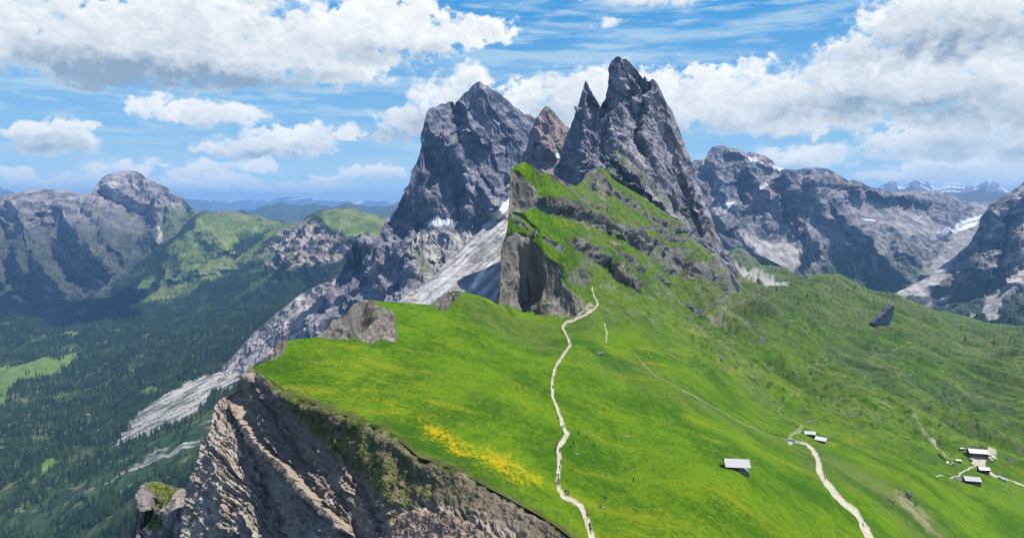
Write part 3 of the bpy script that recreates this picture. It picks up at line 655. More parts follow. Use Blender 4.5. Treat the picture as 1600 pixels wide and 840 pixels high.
def build_small_needle():
    sky = [(812, 262), (818, 245), (824, 224), (828, 208), (831, 200), (836, 188), (841, 180), (846, 172), (851, 166), (857, 166), (862, 170), (867, 176), (873, 184), (878, 191), (883, 193), (886, 202), (888, 222), (893, 245), (900, 262)]
    bot = [(812, 290), (900, 310)]
    ctrl = [(830, 205, 2360), (854, 166, 2400), (883, 193, 2400), (820, 280, 2200), (860, 280, 2150), (895, 300, 2300), (855, 220, 2260), (812, 262, 2350), (900, 262, 2400)]
    PX, PY, W, v = relief(812, 900, 220, 260, sky, bot, ctrl)
    jx = PX + 3 * fbm(PX / 12, PY / 12, 1, 3); jy = PY + 3 * fbm(PX / 12, PY / 12, 5, 3)
    W = crease(W, jx, jy, [([(842, 222), (850, 228), (868, 240), (872, 248)], 8, 70), ([(866, 228), (874, 238), (878, 262), (872, 280)], 3.5, -60), ([(855, 175), (866, 200), (872, 225)], 6, 25), ([(840, 222), (836, 250)], 4, -40)])
    P = at(PX, PY, 1 / W); N = smooth_normals(P, 4); x, y, z = [P[..., i] for i in range(3)]
    q, r = rot(x, z, -72)
    h = 20 * (ridged(q / 200, r / 45, y / 90, 3, .5) - .4) + 7 * fbm(x / 32, y / 32, z / 40, 5, .55)
    P = P + N * M3(h * np.minimum(1, v * 12 + .25)); N = normals(P); x, y, z = [P[..., i] for i in range(3)]
    C = lerp(np.array([.16, .13, .135]), np.array([.33, .26, .24]), M3(sst(fbm(q / 80, r / 18, y / 40, 5, .6), -.6, .6)))
    C = lerp(C, np.array([.86, .89, .92]), M3(area(jx, jy, [(868, 238), (874, 237), (877, 245), (881, 255), (875, 263), (871, 275), (868, 272), (872, 258), (870, 246)], .8)))
    finish('needle_peak', P, C, ground_mat('needle rock', .03, .2, .4, 1.0, 6), 250, 500)

def build_west_massif():
    """the broad blue-grey wall with scree below and the shaded spur to its left"""
    sky = [(335, 583), (350, 572), (372, 548), (400, 516), (425, 493), (450, 474), (470, 458), (495, 447), (515, 438), (530, 429), (538, 418), (543, 404), (548, 388), (556, 374), (566, 368), (577, 369), (592, 369), (598, 356), (604, 341), (614, 333), (622, 318), (628, 306), (638, 292), (643, 280), (642, 268), (650, 256), (655, 243), (660, 222), (661, 205), (664, 190), (666, 176), (670, 170), (676, 167), (684, 166), (690, 162), (695, 163), (700, 159), (706, 158), (710, 161), (709, 168), (714, 160), (720, 152), (725, 145), (732, 141), (738, 133), (745, 128), (750, 128), (756, 132), (763, 133), (768, 139), (778, 142), (787, 151), (796, 159), (802, 165), (812, 171), (820, 178), (828, 179), (838, 186), (845, 195), (870, 215), (905, 235)]
    bot = [(335, 592), (400, 600), (450, 575), (500, 545), (570, 510), (600, 500), (700, 490), (780, 505), (800, 440), (840, 300), (905, 300)]
    ctrl = [(600, 356, 3020), (640, 290, 3050), (660, 210, 3150), (690, 163, 3250), (710, 160, 3300), (748, 128, 3350), (790, 155, 3400), (838, 186, 3450), (905, 240, 3550),
            (600, 395, 2820), (655, 375, 2860), (720, 352, 2900), (790, 325, 2960), (850, 290, 3200), (900, 300, 3300), (700, 280, 3060), (760, 240, 3180), (660, 300, 3000), (820, 240, 3250),
            (780, 370, 2700), (740, 420, 2480), (690, 450, 2330), (630, 475, 2230), (780, 430, 2420), (790, 480, 2200), (700, 490, 2170), (600, 500, 2150), (560, 375, 2760), (620, 400, 2640), (650, 440, 2460), (640, 470, 2300),
            (545, 410, 2800), (510, 440, 2850), (480, 490, 2620), (530, 480, 2560), (600, 450, 2480), (470, 458, 2950), (400, 515, 2950), (340, 583, 2900), (430, 550, 2640), (400, 600, 2500), (480, 560, 2350), (335, 592, 2850)]
    PX, PY, W, v = relief(335, 905, 820, 640, sky, bot, ctrl)
    jx = PX + 4 * fbm(PX / 20, PY / 20, 1, 4); jy = PY + 4 * fbm(PX / 20, PY / 20, 5, 4)
    W = crease(W, jx, jy, [([(705, 190), (712, 225), (735, 260), (760, 295), (790, 335)], 22, 150, 1), ([(708, 195), (716, 226), (738, 262), (765, 298), (786, 322)], 4, -90),
        ([(712, 160), (710, 185), (716, 215)], 6, -90), ([(722, 155), (735, 190), (765, 225), (790, 260), (800, 300)], 12, 60), ([(750, 130), (770, 165), (800, 200), (815, 230)], 10, 45), ([(720, 205), (735, 200), (758, 210), (775, 225)], 9, 60, 1), ([(735, 250), (742, 290), (750, 300)], 6, -60),
        ([(785, 215), (790, 250), (788, 290)], 6, -60), ([(668, 175), (672, 200), (690, 215), (700, 235)], 10, 60), ([(695, 220), (690, 260), (680, 300), (675, 340)], 12, 50), ([(672, 230), (675, 270), (668, 300)], 6, -70), ([(655, 262), (670, 285), (665, 320)], 8, 45),
        ([(745, 265), (770, 290), (785, 320), (780, 345)], 12, 90), ([(730, 290), (735, 320), (742, 345)], 12, 70), ([(720, 300), (715, 330), (722, 350)], 6, -60), ([(640, 300), (650, 340), (640, 365)], 8, 50), ([(625, 320), (610, 345), (600, 372)], 8, 50), ([(660, 345), (640, 385), (620, 405)], 6, -60),
        ([(566, 370), (585, 385), (615, 398), (640, 410), (655, 440)], 9, 50), ([(555, 385), (560, 430), (575, 470)], 7, -60), ([(590, 385), (595, 430), (600, 460)], 7, 45), ([(605, 400), (615, 440), (625, 455)], 5, -45), ([(640, 385), (655, 378), (690, 372), (700, 378)], 10, 40), ([(545, 400), (520, 440), (500, 470), (480, 500), (468, 530)], 8, 50)])
    P = at(PX, PY, 1 / W); N = smooth_normals(P, 6); x, y, z = [P[..., i] for i in range(3)]
    scree_poly = [(784, 312), (800, 318), (800, 500), (560, 500), (600, 476), (640, 455), (665, 440), (690, 415), (720, 385), (750, 355), (775, 330)]
    sc = area(jx, jy, scree_poly, 3); knob = area(jx, jy, [(632, 372), (655, 360), (700, 362), (735, 352), (740, 362), (720, 385), (690, 412), (660, 440), (645, 440), (640, 405)], 3)
    bad = area(jx, jy, [(335, 600), (335, 580), (400, 512), (470, 455), (534, 426), (520, 445), (500, 470), (482, 500), (468, 525), (440, 560), (400, 600)], 3)
    wx, wz = 40 * fbm(x / 180, y / 180, z / 180, 3), 40 * fbm(x / 180, y / 180, z / 180 + 40, 3)
    rockw = 1 - np.clip(sc + bad * .55, 0, 1) * .93
    q, r = rot(x + wx, z + wz, -80)
    h = rockw * (46 * (ridged(q / 800, r / 140, y / 300, 3, .5) - .45) + 22 * (ridged(q / 330, r / 45, y / 120, 4, .5) - .45) + 9 * (ridged(q / 90, r / 14, y / 50, 4, .6) - .45) + 4 * fbm(x / 70, y / 70, z / 70, 5, .55))
    q2, r2 = rot(x, z, 38)                                                # down the scree
    h += (1 - rockw) * (5 * fbm(q2 / 200, r2 / 18, 1, 4) + 5 * (ridged(q2 / 160, r2 / 35, 3, 4) - .5)) + bad * 22 * (ridged(q2 / 140, r2 / 36, y / 300, 5, .6) - .5)
    P = P + N * M3(h * np.minimum(1, v * 16 + .2)); N = normals(P); x, y, z = [P[..., i] for i in range(3)]
    n = fbm(x / 55, y / 60, z / 40, 6, .62)
    C = lerp(np.array([.085, .095, .135]), np.array([.22, .22, .265]), M3(sst(n, -.7, .7)))
    C = lerp(C, np.array([.30, .235, .225]), M3(sst(fbm(x / 120, y / 120, z / 160, 4), .25, .6) * .45))
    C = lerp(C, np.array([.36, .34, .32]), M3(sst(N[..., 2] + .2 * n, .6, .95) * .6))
    s_ = fbm(q2 / 260, r2 / 16, 7., 5, .6)
    scol = lerp(np.array([.25, .235, .215]), np.array([.50, .48, .47]), M3(sst(s_, -.35, .35)))
    scol = lerp(scol, np.array([.17, .165, .165]), M3(sst(fbm(x / 40, y / 60, z / 30, 4), .30, .5) * .8))
    C = lerp(C, scol, M3(sc)); C = lerp(C, lerp(np.array([.24, .225, .20]), np.array([.42, .40, .37]), M3(sst(n, -.5, .5))), M3(knob * sst(N[..., 2] + .3 * n, .2, .6)))
    C = lerp(C, lerp(np.array([.27, .235, .23]), np.array([.47, .42, .40]), M3(sst(fbm(q2 / 120, r2 / 22, 9., 5, .6), -.4, .4))), M3(bad))
    for g in ([(700, 505), (610, 505), (650, 470), (700, 430), (735, 395), (745, 385), (720, 420), (680, 460), (655, 490)],): C = lerp(C, np.array([.54, .52, .51]), M3(area(jx, jy, g, 3) * .8 * sst(s_, -.3, .2)))
    C = lerp(C, np.array([.13, .15, .08]), M3(area(jx, jy, [(650, 385), (668, 400), (680, 420), (670, 432), (655, 425), (642, 400)], 5) * .6 + area(jx, jy, [(595, 478), (640, 462), (650, 470), (620, 490), (590, 500)], 4) * .5))
    snow = [[(785, 318), (796, 310), (800, 313), (792, 325), (784, 335), (780, 330)], [(672, 345), (684, 336), (690, 342), (698, 340), (712, 343), (706, 347), (690, 349), (680, 352), (664, 348)], [(606, 375), (618, 366), (617, 371), (608, 377)], [(735, 450), (750, 425), (770, 405), (766, 415), (752, 432), (742, 452)], [(690, 225), (700, 228), (698, 231)]]
    for s in snow: C = lerp(C, np.array([.74, .78, .82]), M3(area(PX + .8 * fbm(PX / 3, PY / 3, 2, 2), PY, s, .8)))
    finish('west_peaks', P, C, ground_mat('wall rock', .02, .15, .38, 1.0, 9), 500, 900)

def build_left_mountain():
    sky = [(-70, 310), (-30, 306), (0, 305), (12, 304), (25, 300), (40, 299), (55, 295), (75, 295), (90, 297), (98, 294), (110, 298), (118, 302), (132, 303), (143, 304), (148, 292), (155, 283), (162, 275), (172, 271), (180, 272), (186, 267), (198, 265), (210, 266), (220, 270), (226, 276), (236, 281), (250, 287), (262, 293), (270, 303), (283, 306), (290, 314), (300, 325), (312, 332), (340, 345), (380, 380)]
    bot = [(-70, 520), (100, 510), (240, 450), (380, 395)]
    ctrl = [(-70, 310, 6800), (0, 305, 6900), (75, 295, 7000), (140, 303, 7200), (198, 265, 7700), (262, 293, 7500), (312, 332, 7000), (380, 380, 6700), (-70, 520, 5200), (0, 500, 5300), (100, 490, 5500), (180, 440, 5900), (240, 450, 6000), (300, 380, 6500), (380, 395, 6600), (60, 400, 6000), (200, 350, 6900), (150, 370, 6350), (-70, 400, 5900), (250, 340, 7000)]
    PX, PY, W, v = relief(-70, 380, 560, 320, sky, bot, ctrl)
    jx = PX + 5 * fbm(PX / 22, PY / 22, 1, 4); jy = PY + 5 * fbm(PX / 22, PY / 22, 5, 4)
    W = crease(W, jx, jy, [([(145, 300), (175, 310), (205, 335), (240, 370)], 9, -260), ([(155, 290), (165, 285), (190, 300), (235, 320), (262, 310)], 8, 150), ([(80, 300), (110, 350), (150, 400), (190, 430)], 14, 260), ([(20, 305), (40, 360), (60, 420), (90, 470)], 14, 260), ([(60, 330), (80, 390), (120, 440)], 9, -220), ([(200, 330), (230, 360), (250, 385)], 8, 200), ([(130, 310), (160, 360), (210, 410)], 10, 200), ([(0, 330), (10, 390), (20, 450)], 9, -200)])
    P = at(PX, PY, 1 / W); N = smooth_normals(P, 5); x, y, z = [P[..., i] for i in range(3)]
    wx = 150 * fbm(x / 500, y / 500, z / 500, 3); q, r = rot(x + wx, z, -55)
    h = 130 * (ridged(q / 1100, r / 330, y / 520, 4, .52) - .45) + 34 * fbm(x / 170, y / 170, z / 150, 5, .58)
    P = P + N * M3(h * np.minimum(1, v * 10 + .15)); N = normals(P); x, y, z = [P[..., i] for i in range(3)]
    n = fbm(x / 130, y / 160, z / 90, 6, .62)
    C = lerp(np.array([.13, .125, .135]), np.array([.36, .32, .315]), M3(sst(n, -.6, .6)))
    lower = sst(PY + 16 * n, 330, 385) * sst(PX, 300, 250); C = lerp(C, np.array([.025, .042, .025]), M3(np.clip(lower * sst(N[..., 2] + .7 * n, .0, .45), 0, 1) * .9))
    g = sst(N[..., 2] + .4 * n, .45, .75) * sst(PY, 310, 335); C = lerp(C, np.array([.11, .14, .055]), M3(g * .25))
    C = lerp(C, np.array([.10, .145, .05]), M3(area(jx, jy, [(250, 345), (262, 330), (290, 315), (310, 335), (330, 350), (280, 380), (245, 378)], 5) * .75))
    C = lerp(C, np.array([.56, .53, .5]), M3(np.maximum(np.maximum(area(jx, jy, [(170, 288), (178, 286), (186, 305), (200, 315), (188, 312)], 2), area(jx, jy, [(243, 350), (250, 355), (245, 368), (256, 378), (248, 378), (240, 365)], 1.2)), area(jx, jy, [(16, 458), (30, 463), (48, 474), (35, 473), (20, 465)], 1.5)) * .8))
    finish('left_mountain', P, C, ground_mat('left mountain ground', .008, .06, .35, 1.0, 20), 1500, 1500)

D2_MEADOW = [[(205, 440), (250, 425), (330, 405), (375, 385), (420, 372), (440, 380), (400, 405), (345, 430), (300, 455), (240, 470), (212, 468)], [(110, 462), (150, 450), (190, 442), (150, 458), (115, 466)], [(260, 395), (300, 360), (310, 338), (400, 333), (470, 345), (420, 375), (370, 385), (330, 400), (290, 415)], [(490, 335), (520, 325), (545, 322), (600, 335), (640, 350), (590, 385), (540, 372), (510, 350)]]
def build_green_hills():
    sky = [(100, 480), (125, 468), (150, 452), (175, 440), (200, 428), (215, 412), (235, 398), (255, 380), (275, 368), (290, 348), (305, 337), (313, 333), (318, 328), (328, 330), (338, 328), (345, 332), (350, 327), (357, 326), (364, 330), (376, 329), (386, 334), (400, 336), (415, 341), (440, 348), (465, 347), (480, 338), (495, 330), (515, 328), (537, 323), (560, 328), (580, 334), (600, 340), (650, 352)]
    bot = [(100, 525), (650, 525)]
    ctrl = [(100, 480, 5700), (175, 440, 5950), (255, 380, 6300), (313, 333, 6700), (380, 333, 6900), (440, 348, 6700), (537, 323, 6400), (600, 340, 6100), (650, 352, 6000), (100, 520, 4950), (250, 520, 4850), (400, 520, 4600), (550, 520, 4300), (650, 520, 4300), (350, 440, 5500), (450, 400, 5400), (490, 370, 5500), (550, 420, 5000), (250, 460, 5500), (480, 450, 4950), (400, 390, 5900), (600, 420, 5000)]
    PX, PY, W, v = relief(100, 650, 560, 260, sky, bot, ctrl)
    jx = PX + 6 * fbm(PX / 22, PY / 14, 1, 4); jy = PY + 4 * fbm(PX / 22, PY / 14, 5, 4)
    W = crease(W, jx, jy, [([(290, 350), (330, 370), (370, 400)], 14, 120), ([(400, 340), (410, 370), (380, 395)], 10, -100), ([(470, 348), (465, 380), (440, 410), (420, 430)], 12, 150), ([(495, 335), (520, 360), (550, 380), (570, 420)], 10, 120), ([(230, 440), (300, 430), (380, 410)], 6, 60, 1)])
    P = at(PX, PY, 1 / W); N = smooth_normals(P, 5); x, y, z = [P[..., i] for i in range(3)]
    bump = area(jx, jy, [(400, 420), (420, 385), (440, 362), (480, 340), (500, 350), (515, 370), (550, 380), (555, 400), (500, 410), (450, 418)], 6)
    h = 35 * fbm(x / 260, y / 300, z / 200, 5, .55) + bump * 60 * (ridged(x / 130, y / 160, z / 80, 5, .6) - .5) + 40 * (ridged(x / 420, y / 600, 0, 4) - .5)
    P = P + N * M3(h * np.minimum(1, v * 10 + .2)); N = normals(P); x, y, z = [P[..., i] for i in range(3)]
    n = fbm(x / 110, y / 200, z / 90, 6, .6)
    C = np.zeros(P.shape) + lerp(np.array([.016, .032, .018]), np.array([.030, .050, .026]), M3(sst(n, -.5, .5)))
    md = np.zeros(PX.shape)
    for p in D2_MEADOW: md = np.maximum(md, area(jx, jy, p, 2.5))
    woods = sst(fbm(x / 240, y / 500, 12., 5, .6), .12, .3); streaks = sst(fbm(x / 700 + y / 900, y / 220 - x / 500, 15., 4, .55), .15, .4) * area(PX, PY, [(190, 430), (420, 370), (600, 360), (640, 420), (480, 440), (300, 480), (190, 480)], 10)
    md = md * (1 - woods * sst(PY, 345, 375)) ; md = np.maximum(md, streaks * .55)
    C = lerp(C, lerp(np.array([.115, .165, .045]), np.array([.19, .225, .075]), M3(sst(n, -.4, .5))), M3(md))
    C = lerp(C, lerp(np.array([.25, .20, .17]), np.array([.46, .38, .34]), M3(sst(fbm(x / 40, y / 60, z / 40, 5, .6), -.4, .4))), M3(bump * sst(n + .3 * fbm(x / 60, y / 60, z / 60, 3), -.25, .15)))
    C = lerp(C, np.array([.20, .18, .17]), M3(area(jx, jy, [(312, 334), (330, 329), (362, 326), (384, 334), (350, 336)], 2) * .8))
    finish('green_hills', P, C, ground_mat('green hill ground', .01, .08, .3, .9, 10), 1200, 500)
    return PX, PY, P, N, np.clip(1 - md - bump, 0, 1) * sst(PY, 350, 380)

FAN = [[(172, 700), (205, 668), (240, 632), (300, 600), (345, 584), (400, 570), (440, 560), (440, 585), (400, 596), (360, 604), (330, 616), (318, 634), (300, 654), (262, 664), (230, 679), (195, 692)], [(178, 693), (205, 662), (222, 640), (240, 628), (262, 612), (300, 594), (345, 578), (395, 562), (440, 552), (440, 570), (400, 577), (350, 588), (325, 598), (305, 606), (302, 622), (290, 640), (262, 652), (235, 668), (205, 686)]]
G_MEADOW = [[(-60, 585), (0, 576), (40, 565), (75, 558), (118, 554), (108, 572), (60, 588), (35, 600), (18, 618), (10, 636), (-60, 640)], [(92, 519), (115, 515), (138, 517), (120, 526), (100, 524)], [(220, 612), (235, 605), (252, 608), (240, 618), (225, 620)], [(62, 738), (75, 725), (92, 722), (80, 735), (66, 748)], [(175, 565), (200, 558), (205, 568)]]
LOW = [(20, 800), (90, 765), (180, 720), (250, 682), (330, 648), (400, 640), (400, 700), (330, 720), (260, 752), (180, 770), (100, 800), (40, 830)]
def build_valley():
    sky = [(-70, 492), (0, 494), (30, 492), (60, 496), (80, 508), (95, 514), (130, 512), (160, 505), (200, 498), (250, 492), (300, 483), (360, 478), (420, 470), (470, 462), (560, 455), (650, 450)]
    bot = [(-70, 915), (700, 915)]
    ctrl = [(-70, 900, 1850), (0, 840, 1950), (0, 700, 2550), (0, 600, 3350), (0, 540, 4150), (0, 494, 4700), (100, 514, 4500), (200, 498, 4900), (300, 483, 5000), (420, 470, 4600), (560, 455, 4300), (650, 450, 4200), (100, 840, 1800), (200, 840, 1600), (300, 840, 1450), (500, 900, 1150),
            (200, 760, 1950), (330, 700, 1900), (180, 690, 2500), (100, 700, 2500), (260, 640, 2560), (340, 585, 2870), (430, 560, 2900), (100, 620, 3100), (250, 560, 3500), (300, 530, 3900), (400, 500, 4000), (480, 500, 3700), (500, 600, 2300), (400, 640, 2150), (60, 570, 3600), (150, 560, 3750), (60, 510, 4400), (600, 700, 1500)]
    PX, PY, W, v = relief(-70, 650, 640, 520, sky, bot, ctrl)
    jx = PX + 5 * fbm(PX / 25, PY / 18, 1, 4); jy = PY + 4 * fbm(PX / 25, PY / 18, 5, 4)
    P = at(PX, PY, 1 / W); x, y, z = [P[..., i] for i in range(3)]
    fan = np.zeros(PX.shape)
    for f in FAN: fan = np.maximum(fan, area(jx, jy, f, 2))
    fsoft = np.zeros(PX.shape)
    for f in FAN: fsoft = np.maximum(fsoft, area(PX, PY, f, 28))
    fsoft = np.clip(fsoft * 2, 0, 1)
    P[..., 2] += (1 - fsoft) * (38 * fbm(x / 420, y / 520, 0, 4, .5) + 24 * (ridged(x / 300 + y / 900, y / 400, 0, 4) - .5)) 
    N = normals(P)
    n = fbm(x / 90, y / 110, 3., 6, .6)
    C = np.zeros(P.shape) + lerp(np.array([.028, .050, .020]), np.array([.085, .12, .04]), M3(sst(n, -.3, .6)))
    md = np.zeros(PX.shape)
    for p in G_MEADOW: md = np.maximum(md, area(jx, jy, p, 2))
    C = lerp(C, np.array([.13, .20, .045]), M3(md))
    low = area(jx, jy, LOW, 7); C = lerp(C, lerp(np.array([.030, .060, .028]), np.array([.055, .095, .04]), M3(sst(n, -.3, .5))), M3(low))
    bx_, by_ = rot(PX, PY, -27)
    st = fbm(bx_ / 60, by_ / 3.2, 4., 4, .6)
    fcol = lerp(np.array([.15, .15, .12]), np.array([.50, .47, .43]), M3(sst(st + .5 * fbm(PX / 5, PY / 3, 8., 3), -.35, .25)))
    fcol = lerp(fcol, np.array([.11, .13, .07]), M3(area(jx, jy, [(240, 655), (262, 625), (300, 608), (300, 622), (285, 640)], 6) * sst(st, .15, -.15) * .9))
    C = lerp(C, fcol, M3(fan))
    s2 = np.zeros(PX.shape)
    for p in ([(190, 745, 1), (215, 730, 2), (240, 716, 3), (262, 712, 2), (290, 698, 3), (325, 682, 2.5)], [(225, 718, .5), (250, 705, 1.5), (262, 700, .5)], [(300, 665, 1), (325, 655, 2), (335, 650, 2)], [(130, 775, .5), (160, 758, 1), (190, 745, 1)], [(100, 560, .5), (150, 541, 1), (175, 528, .5)], [(60, 705, .5), (100, 700, 1), (160, 694, .5)]):
        s2 = np.maximum(s2, band(jx, jy, p, 1, .9))
    C = lerp(C, np.array([.42, .40, .37]), M3(s2 * sst(st, -.5, .3) * (1 - fan)))
    tan = sst(fbm(x / 60, y / 45, 31., 4), .38, .5) * (1 - fan) * (1 - md); C = lerp(C, np.array([.20, .19, .09]), M3(tan * .6))
    P2, C2 = P, C
    tag(mesh_obj('valley_floor', P2, grid_quads(*P2.shape[:2]), ground_mat('valley ground', .03, .3, .35, .8, 2), C2), kind='structure')
    dens = np.clip(1 - fan - md * .97 - tan * .5 - s2, 0, 1) * lerp(1, .10, low) * sst(fbm(x / 130, y / 130, 61., 4), -.75, -.1)
    return PX, PY, P, N, dens

def build_right_mountains():
    sky = [(1070, 262), (1085, 250), (1097, 250), (1104, 246), (1107, 236), (1113, 229), (1122, 226), (1132, 227), (1140, 231), (1150, 233), (1158, 235), (1165, 240), (1172, 237), (1182, 240), (1195, 244), (1207, 252), (1215, 262), (1228, 264), (1245, 265), (1262, 262), (1278, 262), (1292, 264), (1305, 270), (1318, 277), (1327, 284), (1331, 281), (1345, 283), (1352, 288), (1362, 292), (1380, 296), (1395, 300), (1410, 300), (1416, 297), (1432, 299), (1460, 299), (1478, 301), (1490, 306), (1500, 311), (1515, 314), (1530, 314), (1560, 316)]
    bot = [(1070, 430), (1150, 430), (1250, 455), (1330, 465), (1400, 490), (1560, 525)]
    ctrl = [(1075, 258, 5400), (1125, 226, 5600), (1215, 262, 5500), (1280, 262, 5600), (1345, 284, 6100), (1430, 299, 6900), (1500, 311, 7400), (1560, 316, 7600), (1075, 400, 3900), (1150, 392, 3900), (1250, 432, 4200), (1350, 450, 4500), (1420, 445, 4800), (1500, 390, 5700), (1530, 345, 6900), (1180, 330, 4950), (1290, 340, 5250), (1300, 390, 4600), (1380, 350, 6000), (1400, 400, 5100), (1470, 350, 6500), (1560, 520, 3900), (1420, 480, 4000), (1230, 380, 4550), (1120, 330, 4850), (1100, 460, 3700), (1400, 320, 6500), (1550, 400, 5400), (1320, 310, 5800)]
    PX, PY, W, v = relief(1070, 1560, 700, 420, sky, bot, ctrl)
    jx = PX + 5 * fbm(PX / 20, PY / 20, 1, 4); jy = PY + 5 * fbm(PX / 20, PY / 20, 5, 4)
    W = crease(W, jx, jy, [([(1105, 245), (1125, 280), (1125, 330), (1140, 370)], 11, 230), ([(1150, 270), (1155, 310), (1150, 350)], 9, -240), ([(1160, 250), (1190, 290), (1200, 340), (1210, 370)], 12, 260), ([(1215, 275), (1225, 310), (1230, 350)], 8, -260), ([(1265, 270), (1270, 310), (1262, 350), (1280, 400)], 14, 330), ([(1300, 300), (1320, 350), (1355, 390)], 12, 240), ([(1310, 290), (1345, 340), (1390, 380), (1415, 420)], 8, -120), ([(1110, 330), (1140, 345), (1165, 375), (1175, 395)], 8, 160), ([(1240, 290), (1245, 330), (1250, 370)], 7, 160),
        ([(1335, 284), (1340, 305), (1345, 312)], 6, 120), ([(1350, 300), (1420, 310), (1460, 320)], 10, 200, -1), ([(1130, 232), (1165, 245), (1210, 262)], 6, 80)])
    P = at(PX, PY, 1 / W); N = smooth_normals(P, 5); x, y, z = [P[..., i] for i in range(3)]
    sc = np.zeros(PX.shape)
    for p in ([(1160, 368), (1180, 366), (1200, 378), (1222, 380), (1240, 376), (1250, 390), (1252, 412), (1240, 425), (1222, 420), (1200, 412), (1185, 398)], [(1316, 312), (1330, 300), (1350, 312), (1400, 322), (1450, 340), (1475, 352), (1462, 372), (1420, 368), (1390, 356), (1345, 350)],
              [(1400, 452), (1430, 430), (1470, 395), (1500, 350), (1530, 322), (1560, 322), (1560, 400), (1480, 440)], [(1088, 326), (1105, 318), (1112, 322), (1100, 334), (1120, 320), (1135, 322), (1120, 336), (1100, 338)], [(1150, 430), (1400, 470), (1400, 500), (1150, 470)]): sc = np.maximum(sc, area(jx, jy, p, 3))
    wx = 60 * fbm(x / 300, y / 300, z / 300, 3); rw = 1 - sc * .9
    h = rw * (80 * (ridged((x + wx) / 230, y / 430, z / 900, 3, .5) - .45) + 34 * (ridged((x + wx) / 75, y / 140, z / 420, 4, .5) - .45) + 9 * fbm(x / 100, y / 100, z / 70, 5, .58)) + sc * 14 * (ridged(x / 90, y / 200, z / 300, 4) - .5)
    lev = np.mod(z + 20 * fbm(x / 200, y / 200, 0, 2), 120) / 120; h += rw * 26 * (sst(lev, .0, .25) - lev) * sst(PY, 330, 300)
    P = P + N * M3(h * np.minimum(1, v * 10 + .15)); N = normals(P); x, y, z = [P[..., i] for i in range(3)]
    n = fbm(x / 110, y / 120, z / 60, 6, .62)
    C = lerp(np.array([.105, .11, .14]), np.array([.24, .235, .26]), M3(sst(n, -.6, .6)))
    C = lerp(C, np.array([.40, .28, .24]), M3(sst(fbm(x / 160, y / 200, z / 260, 4), .15, .5) * .5 * sst(PY, 400, 330)))
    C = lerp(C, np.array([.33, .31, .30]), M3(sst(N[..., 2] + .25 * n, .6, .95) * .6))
    gr = sst(PY + 25 * n, 375, 430) * (1 - sc); C = lerp(C, np.array([.055, .085, .045]), M3(gr * .85))
    strip = sst(fbm(x / 45, y / 160, z / 400, 4, .6), .15, .45) * sst(PY, 350, 380) * sst(PY, 450, 425)
    C = lerp(C, np.array([.40, .37, .35]), M3(strip * .7 * sst(PX, 1200, 1230)))
    C = lerp(C, lerp(np.array([.27, .25, .24]), np.array([.44, .41, .39]), M3(sst(n, -.4, .4))), M3(sc * np.where(PX > 1300, lerp(.12, .8, sst(fbm((PX - PY) / 8., (PX + PY) / 90., 3., 4, .6), .0, .4)), 1)))
    C = lerp(C, np.array([.12, .16, .07]), M3(area(jx, jy, [(1140, 392), (1190, 405), (1250, 428), (1400, 470), (1500, 500), (1560, 520), (1070, 440)], 3) * .8 + .6 * area(jx, jy, [(1380, 450), (1440, 420), (1470, 430), (1420, 470), (1370, 462)], 4)))
    for s in ([(1166, 244), (1180, 246), (1195, 254), (1190, 257), (1172, 250)], [(1205, 259), (1225, 264), (1218, 268), (1203, 262)], [(1465, 362), (1490, 356), (1520, 347), (1530, 345), (1525, 352), (1495, 362), (1470, 368)], [(1480, 350), (1535, 336), (1535, 340), (1490, 354)], [(1345, 340), (1370, 343), (1368, 345), (1350, 343)], [(1114, 324), (1124, 318), (1125, 320), (1116, 326)], [(1128, 318), (1145, 318), (1136, 330), (1130, 334), (1137, 322)], [(1430, 345), (1440, 338), (1441, 336), (1433, 342)], [(1185, 290), (1200, 286), (1198, 292), (1188, 294)]):
        C = lerp(C, np.array([.78, .80, .82]), M3(area(PX + fbm(PX / 4, PY / 4, 2, 2), PY, s, 1.0) * .9))
    finish('right_mountains', P, C, ground_mat('right mountain ground', .01, .08, .36, 1.0, 16), 1400, 1500)

